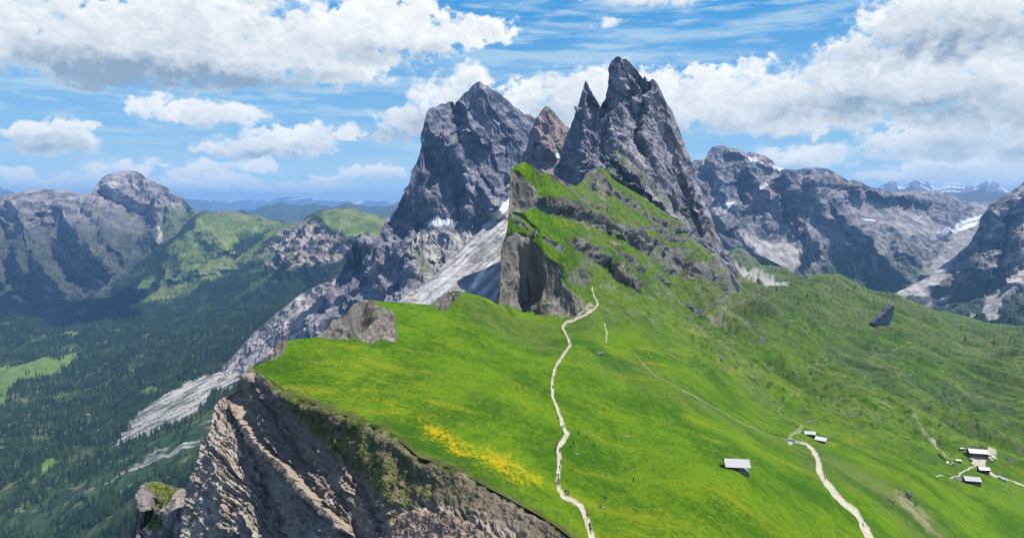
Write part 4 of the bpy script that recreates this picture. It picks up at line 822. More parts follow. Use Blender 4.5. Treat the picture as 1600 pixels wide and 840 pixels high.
def build_right_flank():
    sky = [(1360, 470), (1385, 462), (1410, 452), (1440, 438), (1465, 420), (1490, 402), (1510, 385), (1522, 370), (1530, 352), (1534, 338), (1545, 322), (1556, 313), (1566, 308), (1578, 300), (1590, 291), (1600, 284), (1625, 268), (1670, 235)]
    bot = [(1360, 530), (1670, 540)]
    ctrl = [(1360, 470, 3700), (1440, 438, 4050), (1510, 385, 4350), (1534, 338, 4500), (1578, 300, 4500), (1600, 284, 4500), (1670, 235, 4500), (1360, 525, 3200), (1450, 525, 3050), (1600, 530, 2800), (1670, 535, 2700), (1500, 470, 3550), (1560, 440, 3600), (1600, 400, 3700), (1640, 350, 3900), (1550, 370, 4100), (1430, 470, 3650), (1670, 450, 3200)]
    PX, PY, W, v = relief(1360, 1670, 420, 360, sky, bot, ctrl)
    jx = PX + 6 * fbm(PX / 20, PY / 20, 1, 4); jy = PY + 6 * fbm(PX / 20, PY / 20, 5, 4)
    W = crease(W, jx, jy, [([(1545, 325), (1530, 370), (1520, 410), (1500, 450)], 12, 150), ([(1580, 330), (1570, 390), (1560, 430), (1540, 470)], 10, -150), ([(1600, 350), (1590, 400), (1570, 450)], 10, 130), ([(1495, 410), (1490, 440), (1470, 470)], 8, -90)])
    P = at(PX, PY, 1 / W); N = smooth_normals(P, 5); x, y, z = [P[..., i] for i in range(3)]
    sc = np.zeros(PX.shape)
    for p in ([(1385, 468), (1405, 455), (1440, 436), (1470, 412), (1498, 395), (1500, 405), (1488, 425), (1470, 445), (1450, 460), (1425, 466), (1400, 474)], [(1508, 502), (1522, 490), (1534, 478), (1550, 466), (1560, 450), (1580, 432), (1605, 415), (1615, 425), (1590, 445), (1572, 462), (1562, 480), (1556, 500), (1545, 498), (1535, 488), (1525, 494)], [(1478, 480), (1492, 472), (1505, 465), (1500, 470), (1485, 480)], [(1445, 476), (1470, 465), (1495, 440), (1505, 425), (1500, 440), (1478, 468), (1460, 477)], [(1540, 372), (1556, 345), (1575, 325), (1560, 352), (1550, 372)]): sc = np.maximum(sc, area(jx, jy, p, 2))
    rw = 1 - sc * .9; wx = 60 * fbm(x / 300, y / 300, z / 300, 3); q, r = rot(x + wx, z, 40)
    h = rw * (55 * (ridged(q / 480, r / 170, y / 280, 4, .52) - .45) + 22 * fbm(x / 85, y / 85, z / 65, 5, .6)) + sc * 8 * fbm(q / 200, r / 30, 0, 3)
    P = P + N * M3(h * np.minimum(1, v * 10 + .15)); N = normals(P); x, y, z = [P[..., i] for i in range(3)]
    n = fbm(x / 75, y / 90, z / 50, 6, .64)
    C = lerp(np.array([.13, .13, .14]), np.array([.33, .31, .31]), M3(sst(n, -.5, .5)))
    C = lerp(C, np.array([.50, .46, .44]), M3(sst(n, .05, .35) * sst(PX - PY * .3, 1400, 1450) * .6))
    gr = sst(PY + 30 * n, 425, 485); C = lerp(C, np.array([.05, .08, .045]), M3(gr * .9))
    wood = sst(PY + 22 * n + (1500 - PX) * .05, 482, 498); C = lerp(C, np.array([.020, .038, .02]), M3(wood))
    C = lerp(C, lerp(np.array([.28, .26, .25]), np.array([.47, .44, .42]), M3(sst(n, -.3, .3))), M3(sc))
    finish('right_flank', P, C, ground_mat('right flank ground', .015, .12, .38, 1.0, 12), 900, 1300)

def build_far_ranges():
    def rng_(name, px0, px1, sky, Y, dz, col, snow, seed, amp=3.0, fq=14.):
        nu = int((px1 - px0) * 1.3); nv = 26; px = np.linspace(px0, px1, nu)
        T = yfun(sky)(px); hi = amp * (ridged(px / fq, seed, 0, 5, .55) - .4)
        v = np.linspace(0, 1, nv)[:, None]; PX = np.repeat(px[None], nv, 0); PY = T[None] - hi[None] * (1 - v) ** 4 + v * 30
        Yv = Y * (1 - .30 * v) + 0 * PX
        P = at(PX, PY, Yv); x, y, z = [P[..., i] for i in range(3)]
        P = P + M3(Y * .008 * (ridged(x / (Y * .05), z / (Y * .03), seed, 5, .6) - .4) * np.minimum(1, v * 8)) * np.array([.3, -1, .2])
        x, y, z = [P[..., i] for i in range(3)]
        C = np.zeros(P.shape) + np.array(col); s = sst(v * 30 + 6 * fbm(x / (Y * .02), z / (Y * .02), seed, 4), snow, snow - 4)
        C = lerp(C, np.array([.8, .82, .84]), M3(s * sst(fbm(x / (Y * .012), z / (Y * .01), seed + 3, 4), -.1, .2)))
        finish(name, P, C, FM, Y * .1, 1500)
    FM = ground_mat('far range ground', .002, .01, .2, .5, 30)
    rng_('far_hills', 280, 660, [(280, 332), (330, 331), (395, 328), (412, 322), (440, 316), (468, 322), (480, 318), (520, 322), (545, 316), (556, 320), (585, 322), (615, 320), (660, 326)], 17000, 0, (.06, .08, .06), -3, 3.3, 4, 22.)
    rng_('far_range', -100, 330, [(-100, 300), (-20, 298), (0, 293), (10, 294), (25, 300), (60, 304), (120, 306), (330, 312)], 30000, 0, (.10, .11, .11), 3, 9.1, 3)
    rng_('snowy_range', 270, 680, [(270, 313), (300, 311), (350, 314), (420, 312), (450, 307), (520, 313), (600, 314), (680, 313)], 42000, 0, (.12, .13, .14), 4, 5.3, 3)
    rng_('snowy_peaks', 1360, 1600, [(1360, 296), (1378, 290), (1390, 283), (1397, 282), (1408, 292), (1420, 288), (1428, 281), (1440, 281), (1452, 286), (1462, 295), (1475, 292), (1490, 289), (1515, 290), (1528, 292), (1536, 284), (1543, 279), (1556, 284), (1566, 292), (1574, 298), (1600, 300)], 21000, 0, (.16, .16, .17), 8, 7.7, 2.2, 9.)
    rng_('far_hills_right', 1360, 1680, [(1360, 303), (1480, 304), (1500, 300), (1540, 298), (1570, 302), (1680, 300)], 14000, 0, (.10, .11, .11), -3, 17.7, 3, 25.)
    v = []; R = [0, 60, 180, 600, 2000, 6000, 20000, 60000, 150000]
    n = 96
    P = np.array([[(r * math.sin(a), r * math.cos(a), -1060.0 - (r / 90000.0) ** 2 * 400) for a in np.linspace(-math.pi, math.pi, n)] for r in R])
    C = np.zeros(P.shape) + np.array([.03, .05, .03])
    tag(mesh_obj('ground', P, grid_quads(len(R), n), ground_mat('lowland ground', .001, .01, .4, .3, 20), C), kind='structure')
build_main_peaks(); build_small_needle(); build_west_massif(); build_left_mountain()
hills = build_green_hills(); valley = build_valley(); build_right_mountains(); build_right_flank(); build_far_ranges()
# ------------------------------------------------------------------ the bedded cliff in front, its mossy pillar
def build_cliff():
    L = yfun([(571, 396), (578, 386), (590, 374), (600, 368), (612, 366), (622, 345), (628, 338), (640, 334), (655, 331), (668, 327), (680, 322), (690, 311), (700, 308), (710, 309), (722, 305), (733, 302), (745, 296), (760, 290), (775, 287), (790, 287), (802, 284), (815, 282), (840, 279), (870, 275), (915, 268)])
    inv = np.array([(b, a) for a, b in EDGE]); Rr = yfun(inv)
    nv, nu = 560, 860
    py = np.linspace(571, 912, nv)[:, None]; u = np.linspace(0, 1, nu)[None]
    l = L(py); r = Rr(py) + 2.5; PX = l + (r - l) * u; PY = py + 0 * u
    ctrl = [(x, ey(x), float(crest_Y(x))) for x in (397, 420, 447, 500, 563, 630, 683, 751, 838, 893, 960)]
    ctrl += [(373, 590, 287), (332, 640, 278), (325, 677, 268), (303, 733, 256), (287, 787, 250), (280, 840, 243), (268, 912, 234), (400, 650, 257), (400, 700, 246), (400, 780, 232), (400, 840, 223), (400, 912, 213), (480, 700, 228), (480, 780, 212), (480, 840, 202), (480, 912, 191), (560, 720, 202), (560, 840, 180), (560, 912, 169), (650, 770, 176), (650, 840, 165), (650, 912, 156), (750, 810, 153), (750, 880, 141), (850, 880, 133), (850, 912, 128), (950, 912, 125)]
    W = TPS(ctrl, 1e-3)(PX, PY)
    jx = PX + 3 * fbm(PX / 14, PY / 14, 1, 4); jy = PY + 3 * fbm(PX / 14, PY / 14, 5, 4)
    below = PY - ey(PX); Wp = (-SP + (420 - PY) / F * CP) / (CP + (420 - PY) / F * SP) / -68.0      # turf rolls over the rim before the drop
    W = lerp(np.maximum(Wp, W), W, sst(below, -2, 34 + 12 * fbm(PX / 30, PY / 30, 2, 3)))
    # big forms: the proud thick bed crossing the face, the shaded gully right of the light buttress, a rib further right
    W = crease(W, jx, jy, [([(345, 600), (378, 655), (398, 720), (420, 760), (440, 810), (450, 870)], 17, -9), ([(330, 640), (325, 700), (335, 770), (345, 850)], 24, 5), ([(430, 640), (470, 700), (520, 760), (560, 830), (580, 880)], 12, -5), ([(470, 680), (500, 740), (540, 800), (560, 860)], 9, 3.5),
        ([(520, 690), (560, 740), (590, 800), (600, 850)], 10, -4.5), ([(600, 700), (600, 760), (590, 830)], 14, 3), ([(652, 712), (620, 760), (600, 800)], 10, 2.5), ([(400, 590), (430, 640), (455, 670)], 9, -3)])
    P = at(PX, PY, 1 / W); N = smooth_normals(P, 8); x, y, z = [P[..., i] for i in range(3)]
    soil = area(jx, jy, [(600, 812), (640, 792), (700, 800), (745, 815), (790, 845), (860, 880), (900, 912), (585, 915), (570, 860)], 7)
    moss = area(jx, jy, [(425, 597), (450, 612), (500, 632), (563, 655), (605, 674), (630, 692), (655, 712), (690, 724), (725, 738), (800, 783), (870, 822), (900, 842), (890, 862), (840, 840), (780, 815), (700, 790), (655, 780), (640, 800), (600, 790), (575, 760), (530, 720), (490, 685), (455, 650)], 9)
    scr = np.clip(np.maximum(np.maximum(soil, moss), sst(below, 26, 12)), 0, 1)
    h1, c = strata(x, y, z, 34, [(6.2, 3.6, 8), (2.4, 2.2, 3.6), (1.0, .9, 1.8)])
    h2, c2 = strata(x, y, z, 24, [(4.4, 2.9, 9), (1.7, 1.6, 4), (.75, .65, 1.6)])
    lw = sst(PX + (PY - 700) * .25, 420, 375) * sst(PY, 670, 700)
    hr = lerp(h1, h2, lw) - 3.0
    rough = fbm(x / 3.2, y / 3.2, z / 3.2, 5, .6)
    h = hr * (1 - scr) + .8 * rough * (1 - .3 * scr) + (1 - scr) * 1.1 * (ridged(x / 2.6, y / 3.2, z / 2.2, 4, .6) - .4) + scr * (.28 * ridged(x / 1.1, y / 1.1, z / 1.1, 3) + .5 * fbm(x / 4, y / 4, z / 4, 3))
    # the thick pale bed
    bed, bt, _ = dpoly(jx, jy, [(368, 634), (380, 655), (392, 672), (405, 690), (420, 706), (440, 725), (458, 742), (470, 757), (480, 772), (497, 785), (512, 800), (530, 815), (548, 836)])
    bw = 7.5 * (.75 + .5 * perlin(bt * 14, 0, 3)); bw = np.maximum(bw * sst(bt, 1.0, .9), .01); bm = sst(bed, bw, bw * .72)
    blk = bt * 20 + .4 * fbm(x / 5, y / 5, 0, 2); jn = blk - np.floor(blk); jn = sst(jn, 0, .10) * sst(jn, 1, .90)
    h = lerp(h, 2.6 + 1.0 * hashf(np.floor(blk), 5) + .25 * rough, bm * (.35 + .65 * jn)) - .8 * sst(np.abs(bed - bw * 1.5), bw * .5, 0) * (bw > .5)
    fade = np.minimum(1, u * 30 + .35) * np.clip((1 - u) * (r - l) / 14, 0, 1)
    P = P + N * M3(h * fade); N = normals(P); x, y, z = [P[..., i] for i in range(3)]
    n = fbm(x / 5, y / 5, z / 5, 5, .6); lay_n = hashf(np.floor(c / 1.1 + 90), 2)
    C = lerp(np.array([.20, .165, .13]), np.array([.47, .41, .345]), M3(np.clip(.5 * sst(n, -.6, .6) + .5 * lay_n, 0, 1)))
    C = lerp(C, np.array([.50, .46, .41]), M3(lw * sst(n, -.4, .5) * .6))
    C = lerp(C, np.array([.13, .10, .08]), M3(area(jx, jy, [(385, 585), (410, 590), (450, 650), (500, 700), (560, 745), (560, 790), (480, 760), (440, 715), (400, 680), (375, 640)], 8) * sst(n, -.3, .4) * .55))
    C = lerp(C, np.array([.40, .31, .225]), M3(bm * .75)); C = lerp(C, np.array([.36, .27, .20]), M3(sst(fbm(x / 14, y / 14, z / 14, 4), .25, .55) * .4))
    C = lerp(C, lerp(np.array([.25, .18, .135]), np.array([.46, .33, .24]), M3(sst(fbm(x / 2.5, y / 2.5, z / 2.5, 4), -.5, .5))), M3(soil * .9))
    C = lerp(C, np.array([.42, .30, .14]), M3(area(jx, jy, [(600, 800), (622, 795), (625, 815), (605, 822)], 5) * .6))
    gn = sst(fbm(x / 2.2, y / 2.2, z / 2.2, 5, .65) + .35 * fbm(x / 12, y / 12, z / 12, 3), -.55, .25)
    mt = moss * (1 - soil) * sst(bed, 10, 16)
    C = lerp(C, lerp(np.array([.22, .18, .13]), lerp(np.array([.085, .105, .022]), np.array([.145, .17, .035]), M3(sst(n, -.3, .4))), M3(gn * sst(PX + .6 * (720 - PY), 760, 560))), M3(mt))
    rim = sst(below + 6 * n, 15, 3); C = lerp(C, lerp(np.array([.06, .085, .015]), np.array([.10, .155, .015]), M3(sst(n, -.3, .4))), M3(rim * .9))
    m = ground_mat('bedded rock', .6, 4.5, .38, 1.0, .45)
    Q = P; back = Q[:, 0].copy(); b1 = back + np.array([1.5, 14, -6]); b2 = back + np.array([10, 45, -30])
    P2 = np.concatenate([b2[:, None], b1[:, None], Q], 1); C2 = np.concatenate([C[:, :1], C[:, :1], C], 1)
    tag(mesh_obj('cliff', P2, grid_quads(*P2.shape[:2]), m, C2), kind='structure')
def build_pillar():
    sky = [(178, 850), (190, 838), (205, 822), (214, 812), (217, 790), (213, 770), (218, 762), (222, 756), (235, 752), (250, 753), (265, 757), (278, 762), (292, 766), (310, 770)]
    PX, PY, W, v = relief(178, 312, 260, 300, sky, [(178, 912), (312, 912)], [(178, 850, 345), (222, 755, 350), (250, 753, 362), (292, 766, 330), (312, 775, 300), (225, 790, 322), (245, 800, 318), (270, 800, 296), (250, 840, 300), (220, 840, 318), (290, 840, 275), (180, 912, 325), (240, 912, 290), (312, 912, 262), (235, 762, 345), (262, 775, 330)])
    jx = PX + 2 * fbm(PX / 8, PY / 8, 1, 4); jy = PY + 2 * fbm(PX / 8, PY / 8, 5, 4)
    W = crease(W, jx, jy, [([(243, 775), (240, 800), (226, 820), (222, 870)], 7, -12), ([(262, 800), (250, 802), (238, 800)], 4, 5), ([(285, 770), (272, 800), (262, 830), (258, 870)], 8, 8)])
    P = at(PX, PY, 1 / W); N = smooth_normals(P, 5); x, y, z = [P[..., i] for i in range(3)]
    moss = np.clip(area(jx, jy, [(222, 757), (240, 752), (262, 755), (284, 763), (272, 775), (262, 792), (252, 800), (244, 790), (242, 772), (232, 768)], 2) + area(jx, jy, [(226, 800), (238, 797), (258, 812), (256, 826), (240, 830), (228, 822)], 3), 0, 1)
    hs, c = strata(x, y, z, 10, [(6, 1.6, 9), (1.6, .8, 3)])
    h = hs * (1 - moss) + 1.2 * fbm(x / 5, y / 5, z / 9, 5, .6) + moss * .6 * ridged(x / 1.6, y / 1.6, z / 1.6, 3)
    P = P + N * M3(h * np.minimum(1, v * 12 + .3)); N = normals(P); x, y, z = [P[..., i] for i in range(3)]
    n = fbm(x / 6, y / 6, z / 12, 5, .6)
    C = lerp(np.array([.15, .13, .13]), np.array([.30, .26, .235]), M3(sst(n, -.5, .5)))
    C = lerp(C, np.array([.36, .32, .25]), M3(sst(PX, 255, 285) * sst(n, -.5, .4) * .8))
    C = lerp(C, lerp(np.array([.05, .075, .015]), np.array([.16, .20, .03]), M3(sst(fbm(x / 3, y / 3, z / 3, 4, .6), -.4, .4))), M3(moss * sst(n, -.9, -.2)))
    finish('rock_pillar', P, C, ground_mat('pillar rock', .5, 4, .38, 1.0, .4), 25, 80)
build_cliff(); build_pillar()
# ------------------------------------------------------------------ the air
def build_haze():
    X = 90000.0; z0, z1 = -1700.0, 640.0
    V = [(x, y, z) for z in (z0, z1) for y in (-9000, 47000) for x in (-X * .5, X * .5)]
    Q = [(0, 1, 3, 2), (4, 6, 7, 5), (0, 4, 5, 1), (2, 3, 7, 6), (0, 2, 6, 4), (1, 5, 7, 3)]
    Q = [q[::-1] for q in Q]
    m = bpy.data.materials.new('air'); m.use_nodes = True; T = NT(m.node_tree); T.n.clear()
    out = T.new('ShaderNodeOutputMaterial'); p = T.new('ShaderNodeVolumePrincipled')
    p.inputs['Color'].default_value = (.27, .55, 1.0, 1); p.inputs['Density'].default_value = HAZE; p.inputs['Anisotropy'].default_value = 0.0
    T.l.new(p.outputs[0], out.inputs['Volume'])
    m.cycles.homogeneous_volume = True
    tag(mesh_obj('haze', V, Q, m, smooth=False), 'thin blue summer air between the near ridge and the far ranges', 'haze', kind='stuff')
HAZE = 4.2e-5
build_haze()
# ------------------------------------------------------------------ finding the ground under a photo pixel
class Ground:
    def __init__(s, PX, PY, P, N, step=1):
        x, y = seen(P); s.P = P.reshape(-1, 3); s.N = N.reshape(-1, 3); s.x = x.ravel(); s.y = y.ravel()
        s.cells = {}
        key = (np.floor(s.x / 4).astype(int) * 4096 + np.floor(s.y / 4).astype(int)); o = np.argsort(key, kind='stable'); s.o = o; s.k = key[o]
    def __call__(s, px, py):
        best = None
        for r in range(1, 6):
            for i in range(-r, r + 1):
                for j in range(-r, r + 1):
                    k = (math.floor(px / 4) + i) * 4096 + math.floor(py / 4) + j
                    a, b = np.searchsorted(s.k, k), np.searchsorted(s.k, k + 1)
                    if b > a:
                        idx = s.o[a:b]; d = (s.x[idx] - px) ** 2 + (s.y[idx] - py) ** 2; m = d.argmin()
                        if best is None or d[m] < best[0]: best = (d[m], idx[m])
            if best is not None: break
        return Vector(s.P[best[1]]), Vector(s.N[best[1]])
gnear = Ground(*near[:4])
def ppm(P): return F / P.y                                         # photo pixels per metre there

# ------------------------------------------------------------------ conifers
def tree_mesh(name, seed, tiers=7, sides=9):
    """a spruce one unit tall: trunk and drooping ragged whorls of boughs with gaps"""
    r = random.Random(seed); V, Q, Mi = [], [], []
    def tri(a, b, c, m): Q.append((a, b, c)); Mi.append(m)
    n0 = len(V)
    for k in range(5): a = k * 2 * math.pi / 5; V.append((.022 * math.cos(a), .022 * math.sin(a), -.04)); 
    for k in range(5): a = k * 2 * math.pi / 5; V.append((.008 * math.cos(a), .008 * math.sin(a), .7))
    for k in range(5): j = (k + 1) % 5; tri(k, j, 5 + j, 0); tri(k, 5 + j, 5 + k, 0)
    for t in range(tiers):
        f = t / (tiers - 1); z1 = .16 + .70 * f; R = (.205 * (1 - f) ** .85 + .028) * r.uniform(.88, 1.12); hgt = .20 - .05 * f
        ap = len(V); V.append((r.uniform(-.01, .01), r.uniform(-.01, .01), z1 + hgt)); ph = r.uniform(0, 6.3); ring = []
        for k in range(sides * 2):
            a = ph + k * math.pi / sides; q = R * (r.uniform(.85, 1.2) if k % 2 == 0 else r.uniform(.45, .65)); zz = z1 - (.045 if k % 2 == 0 else -.03) + r.uniform(-.015, .015)
            ring.append(len(V)); V.append((q * math.cos(a), q * math.sin(a), zz))
        for k in range(sides * 2): tri(ap, ring[k], ring[(k + 1) % (sides * 2)], 1)
    me = bpy.data.meshes.new(name); me.from_pydata(V, [], Q); me.polygons.foreach_set('material_index', Mi)
    me.materials.append(BARK); me.materials.append(NEEDLES); me.update(); return me
BARK = plain_mat('bark', (.10, .075, .055), .9, .3, 3)
def needles_mat():
    m = bpy.data.materials.new('needles'); m.use_nodes = True; T = NT(m.node_tree); b = T.n['Principled BSDF']
    r = T.new('ShaderNodeObjectInfo').outputs['Random']
    g = T.new('ShaderNodeNewGeometry').outputs['Position']; n = T.noise(g, .012, 3)
    c = T.mix(r, (.014, .038, .020, 1), (.038, .076, .032, 1)); c = T.mix(T.ramp(n, .45, .62, 0, .6), c, (.075, .13, .036, 1))
    T.put(b.inputs['Base Color'], c); b.inputs['Roughness'].default_value = .8; b.inputs['Specular IOR Level'].default_value = .15; return m
NEEDLES = needles_mat()
TREES = [tree_mesh('spruce', s, 6 + s % 3, 7 + s % 2) for s in range(5)]

def scatter_forest(name, label, pts, rot_, scl, parent=None):
    """one woodland: a cloud of points carrying spruces"""
    me = bpy.data.meshes.new(name); me.vertices.add(len(pts)); me.vertices.foreach_set('co', np.asarray(pts, np.float32).ravel())
    for nm, arr in (('turn', rot_), ('size', scl)):
        a = me.attributes.new(nm, 'FLOAT', 'POINT'); a.data.foreach_set('value', np.asarray(arr, np.float32))
    o = bpy.data.objects.new(name, me); COL.objects.link(o)
    ng = bpy.data.node_groups.new(name, 'GeometryNodeTree'); ng.interface.new_socket('Geometry', in_out='INPUT', socket_type='NodeSocketGeometry'); ng.interface.new_socket('Geometry', in_out='OUTPUT', socket_type='NodeSocketGeometry')
    gi, go = ng.nodes.new('NodeGroupInput'), ng.nodes.new('NodeGroupOutput')
    iop = ng.nodes.new('GeometryNodeInstanceOnPoints'); iop.inputs['Pick Instance'].default_value = True
    join = ng.nodes.new('GeometryNodeJoinGeometry')
    for t in TEMPL:
        oi = ng.nodes.new('GeometryNodeObjectInfo'); oi.inputs[0].default_value = t; oi.inputs['As Instance'].default_value = True
        ng.links.new(oi.outputs['Geometry'], join.inputs[0])
    def attr(nm):
        n = ng.nodes.new('GeometryNodeInputNamedAttribute'); n.data_type = 'FLOAT'; n.inputs[0].default_value = nm; return n.outputs[0]
    cz = ng.nodes.new('ShaderNodeCombineXYZ'); ng.links.new(attr('turn'), cz.inputs[2])
    e2r = ng.nodes.new('FunctionNodeEulerToRotation'); ng.links.new(cz.outputs[0], e2r.inputs[0])
    ri = ng.nodes.new('FunctionNodeRandomValue'); ri.data_type = 'INT'; ri.inputs[4].default_value = 0; ri.inputs[5].default_value = len(TEMPL) - 1
    ng.links.new(gi.outputs[0], iop.inputs['Points']); ng.links.new(join.outputs[0], iop.inputs['Instance'])
    ng.links.new(ri.outputs[2], iop.inputs['Instance Index']); ng.links.new(e2r.outputs[0], iop.inputs['Rotation']); ng.links.new(attr('size'), iop.inputs['Scale'])
    ng.links.new(iop.outputs[0], go.inputs[0])
    md = o.modifiers.new('trees', 'NODES'); md.node_group = ng
    return tag(o, label, 'forest', kind='stuff')
TEMPL = []
for me in TREES: TEMPL.append(bpy.data.objects.new('spruce_pattern', me))     # never linked into the scene

def sample(P, dens, per_m2, rng, lim=None):
    a = P[:-1, :-1]; du = P[:-1, 1:] - a; dv = P[1:, :-1] - a
    ar = np.abs(du[..., 0] * dv[..., 1] - du[..., 1] * dv[..., 0])              # plan area
    k = rng.poisson(np.minimum(ar * per_m2 * dens[:-1, :-1], 30)); i, j = np.nonzero(k); c = k[i, j]
    i, j = np.repeat(i, c), np.repeat(j, c); u, v = rng.rand(len(i), 1), rng.rand(len(i), 1)
    return a[i, j] + du[i, j] * u + dv[i, j] * v
def build_forests():
    rng = np.random.RandomState(3)
    PX, PY, P, N, dens = valley
    pts = sample(P, dens, 1 / 160.0, rng)
    x, y = seen(pts); ok = (x > -40) & (x < 560) & (y < 905); pts = pts[ok]; x, y = x[ok], y[ok]
    inv = (x > 0) & (y < 838) & (x < 200); order = np.argsort(pts[:, 1] + 1e6 * ~inv)
    near_i = order[:260]; rest = np.ones(len(pts), bool); rest[near_i] = False
    size = 14 + 17 * rng.rand(len(pts))
    if 1:
        PX2, PY2, P2, N2, d2 = hills; p2 = sample(P2, d2, 1 / 420.0, rng)
    scatter_forest('forest', 'dark conifer forest filling the valley below the crest', pts[rest], rng.rand(rest.sum()) * 6.28, size[rest])
    scatter_forest('far_forest', 'conifer woods on the far side of the valley below the green hills', p2, rng.rand(len(p2)) * 6.28, 17 + 12 * rng.rand(len(p2)))
    proto = None
    for n, i in enumerate(near_i):
        o = bpy.data.objects.new('spruce', TREES[n % 5]); COL.objects.link(o)
        o.location = pts[i]; s = size[i]; o.scale = (s, s, s); o.rotation_euler = (0, 0, rng.rand() * 6.28)
        tag(o, 'dark green spruce at the near lower edge of the valley forest', 'tree', 'nearest spruces of the valley forest')
build_forests()
# ------------------------------------------------------------------ things: huts, hikers, boulders, cars
M_ = {
 'shingle': plain_mat('weathered shingles', (.56, .55, .53), .85, .25, 3.0, .6), 'metal_roof': plain_mat('pale roof sheet', (.70, .70, .68), .6, .12, 1.5, .3),
 'dark_wood': plain_mat('dark timber', (.045, .036, .032), .85, .4, 2.5, .5), 'brown_wood': plain_mat('brown timber', (.10, .065, .042), .85, .35, 2.5, .5),
 'grey_wood': plain_mat('grey timber', (.22, .19, .165), .85, .3, 3, .5), 'plaster': plain_mat('white plaster', (.62, .60, .56), .9, .1, 1), 'glass': plain_mat('window glass', (.03, .04, .05), .15, .1, 1, .0, 0, .5),
 'stone': plain_mat('rubble stone', (.26, .235, .21), .9, .35, 1.6, .8), 'rock': plain_mat('boulder stone', (.15, .135, .13), .95, .4, .6, 1.0), 'pale_rock': plain_mat('pale boulder stone', (.32, .30, .275), .95, .35, .7, 1.0), 'blue_rock': plain_mat('dark slab stone', (.15, .15, .165), .95, .35, .25, 1.0),
 'white_paint': plain_mat('white paint', (.72, .73, .74), .35, .06, 1, .05, 0, .5), 'silver': plain_mat('silver paint', (.42, .45, .50), .35, .06, 1, .05, .4, .5), 'tyre': plain_mat('tyre rubber', (.02, .02, .02), .8, .1, 3), 'canvas': plain_mat('cream canvas', (.62, .54, .42), .9, .1, 3),
 'skin': plain_mat('skin', (.42, .25, .17), .6, .05, 5), 'hair': plain_mat('hair', (.04, .025, .018), .8, .2, 9),
}
for n_, c_ in dict(black=(.012, .012, .014), navy=(.015, .022, .05), red=(.42, .04, .035), white=(.68, .68, .66), grey=(.16, .16, .17), teal=(.03, .20, .22), orange=(.50, .17, .03), tan=(.33, .26, .17), blue=(.05, .14, .38), pink=(.5, .18, .22)).items():
    M_[n_] = plain_mat(n_ + ' cloth', c_, .9, .15, 12, .3)
class MB:
    def __init__(s): s.V, s.Q = [], []
    def quad(s, *p):
        i = len(s.V); s.V += [tuple(q) for q in p]; s.Q.append(tuple(range(i, i + len(p))))
    def box(s, x0, x1, y0, y1, z0, z1):
        i = len(s.V); s.V += [(x, y, z) for z in (z0, z1) for y in (y0, y1) for x in (x0, x1)]
        s.Q += [tuple(i + k for k in f) for f in ((0, 2, 3, 1), (4, 5, 7, 6), (0, 1, 5, 4), (2, 6, 7, 3), (0, 4, 6, 2), (1, 3, 7, 5))]; return s
    def tube(s, a, b, r, n=7, r2=None):
        a, b = Vector(a), Vector(b); d = (b - a).normalized(); u = d.orthogonal().normalized(); w = d.cross(u); i = len(s.V); r2 = r if r2 is None else r2
        for c, rr in ((a, r), (b, r2)):
            for k in range(n): t = k * 2 * math.pi / n; s.V.append(tuple(c + (u * math.cos(t) + w * math.sin(t)) * rr))
        for k in range(n): j = (k + 1) % n; s.Q.append((i + k, i + j, i + n + j, i + n + k))
        s.Q.append(tuple(i + k for k in range(n))[::-1]); s.Q.append(tuple(i + n + k for k in range(n))); return s
    def obj(s, name, mat, parent=None, bevel=0, smooth=False):
        me = bpy.data.meshes.new(name); me.from_pydata(s.V, [], s.Q); me.materials.append(M_[mat] if isinstance(mat, str) else mat)
        if smooth: me.polygons.foreach_set('use_smooth', [True] * len(me.polygons))
        me.update(); o = bpy.data.objects.new(name, me); COL.objects.link(o)
        if parent: o.parent = parent
        if bevel: b = o.modifiers.new('bevel', 'BEVEL'); b.width = bevel; b.segments = 2
        return o
def empty(name, loc, rz, label, cat, group=None):
    o = bpy.data.objects.new(name, None); COL.objects.link(o); o.location = loc; o.rotation_euler = (0, 0, rz); o.empty_display_size = .5
    return tag(o, label, cat, group)
def dup(root, loc, rz, label=None, group=None, scale=None):
    r = root.copy(); COL.objects.link(r); r.location = loc; r.rotation_euler = (0, 0, rz)
    if scale: r.scale = (scale,) * 3
    if label: r['label'] = label
    if group: r['group'] = group
    for ch in list(root.children):
        c = ch.copy(); COL.objects.link(c); c.parent = r
        for g in ch.children: d = g.copy(); COL.objects.link(d); d.parent = c
    return r
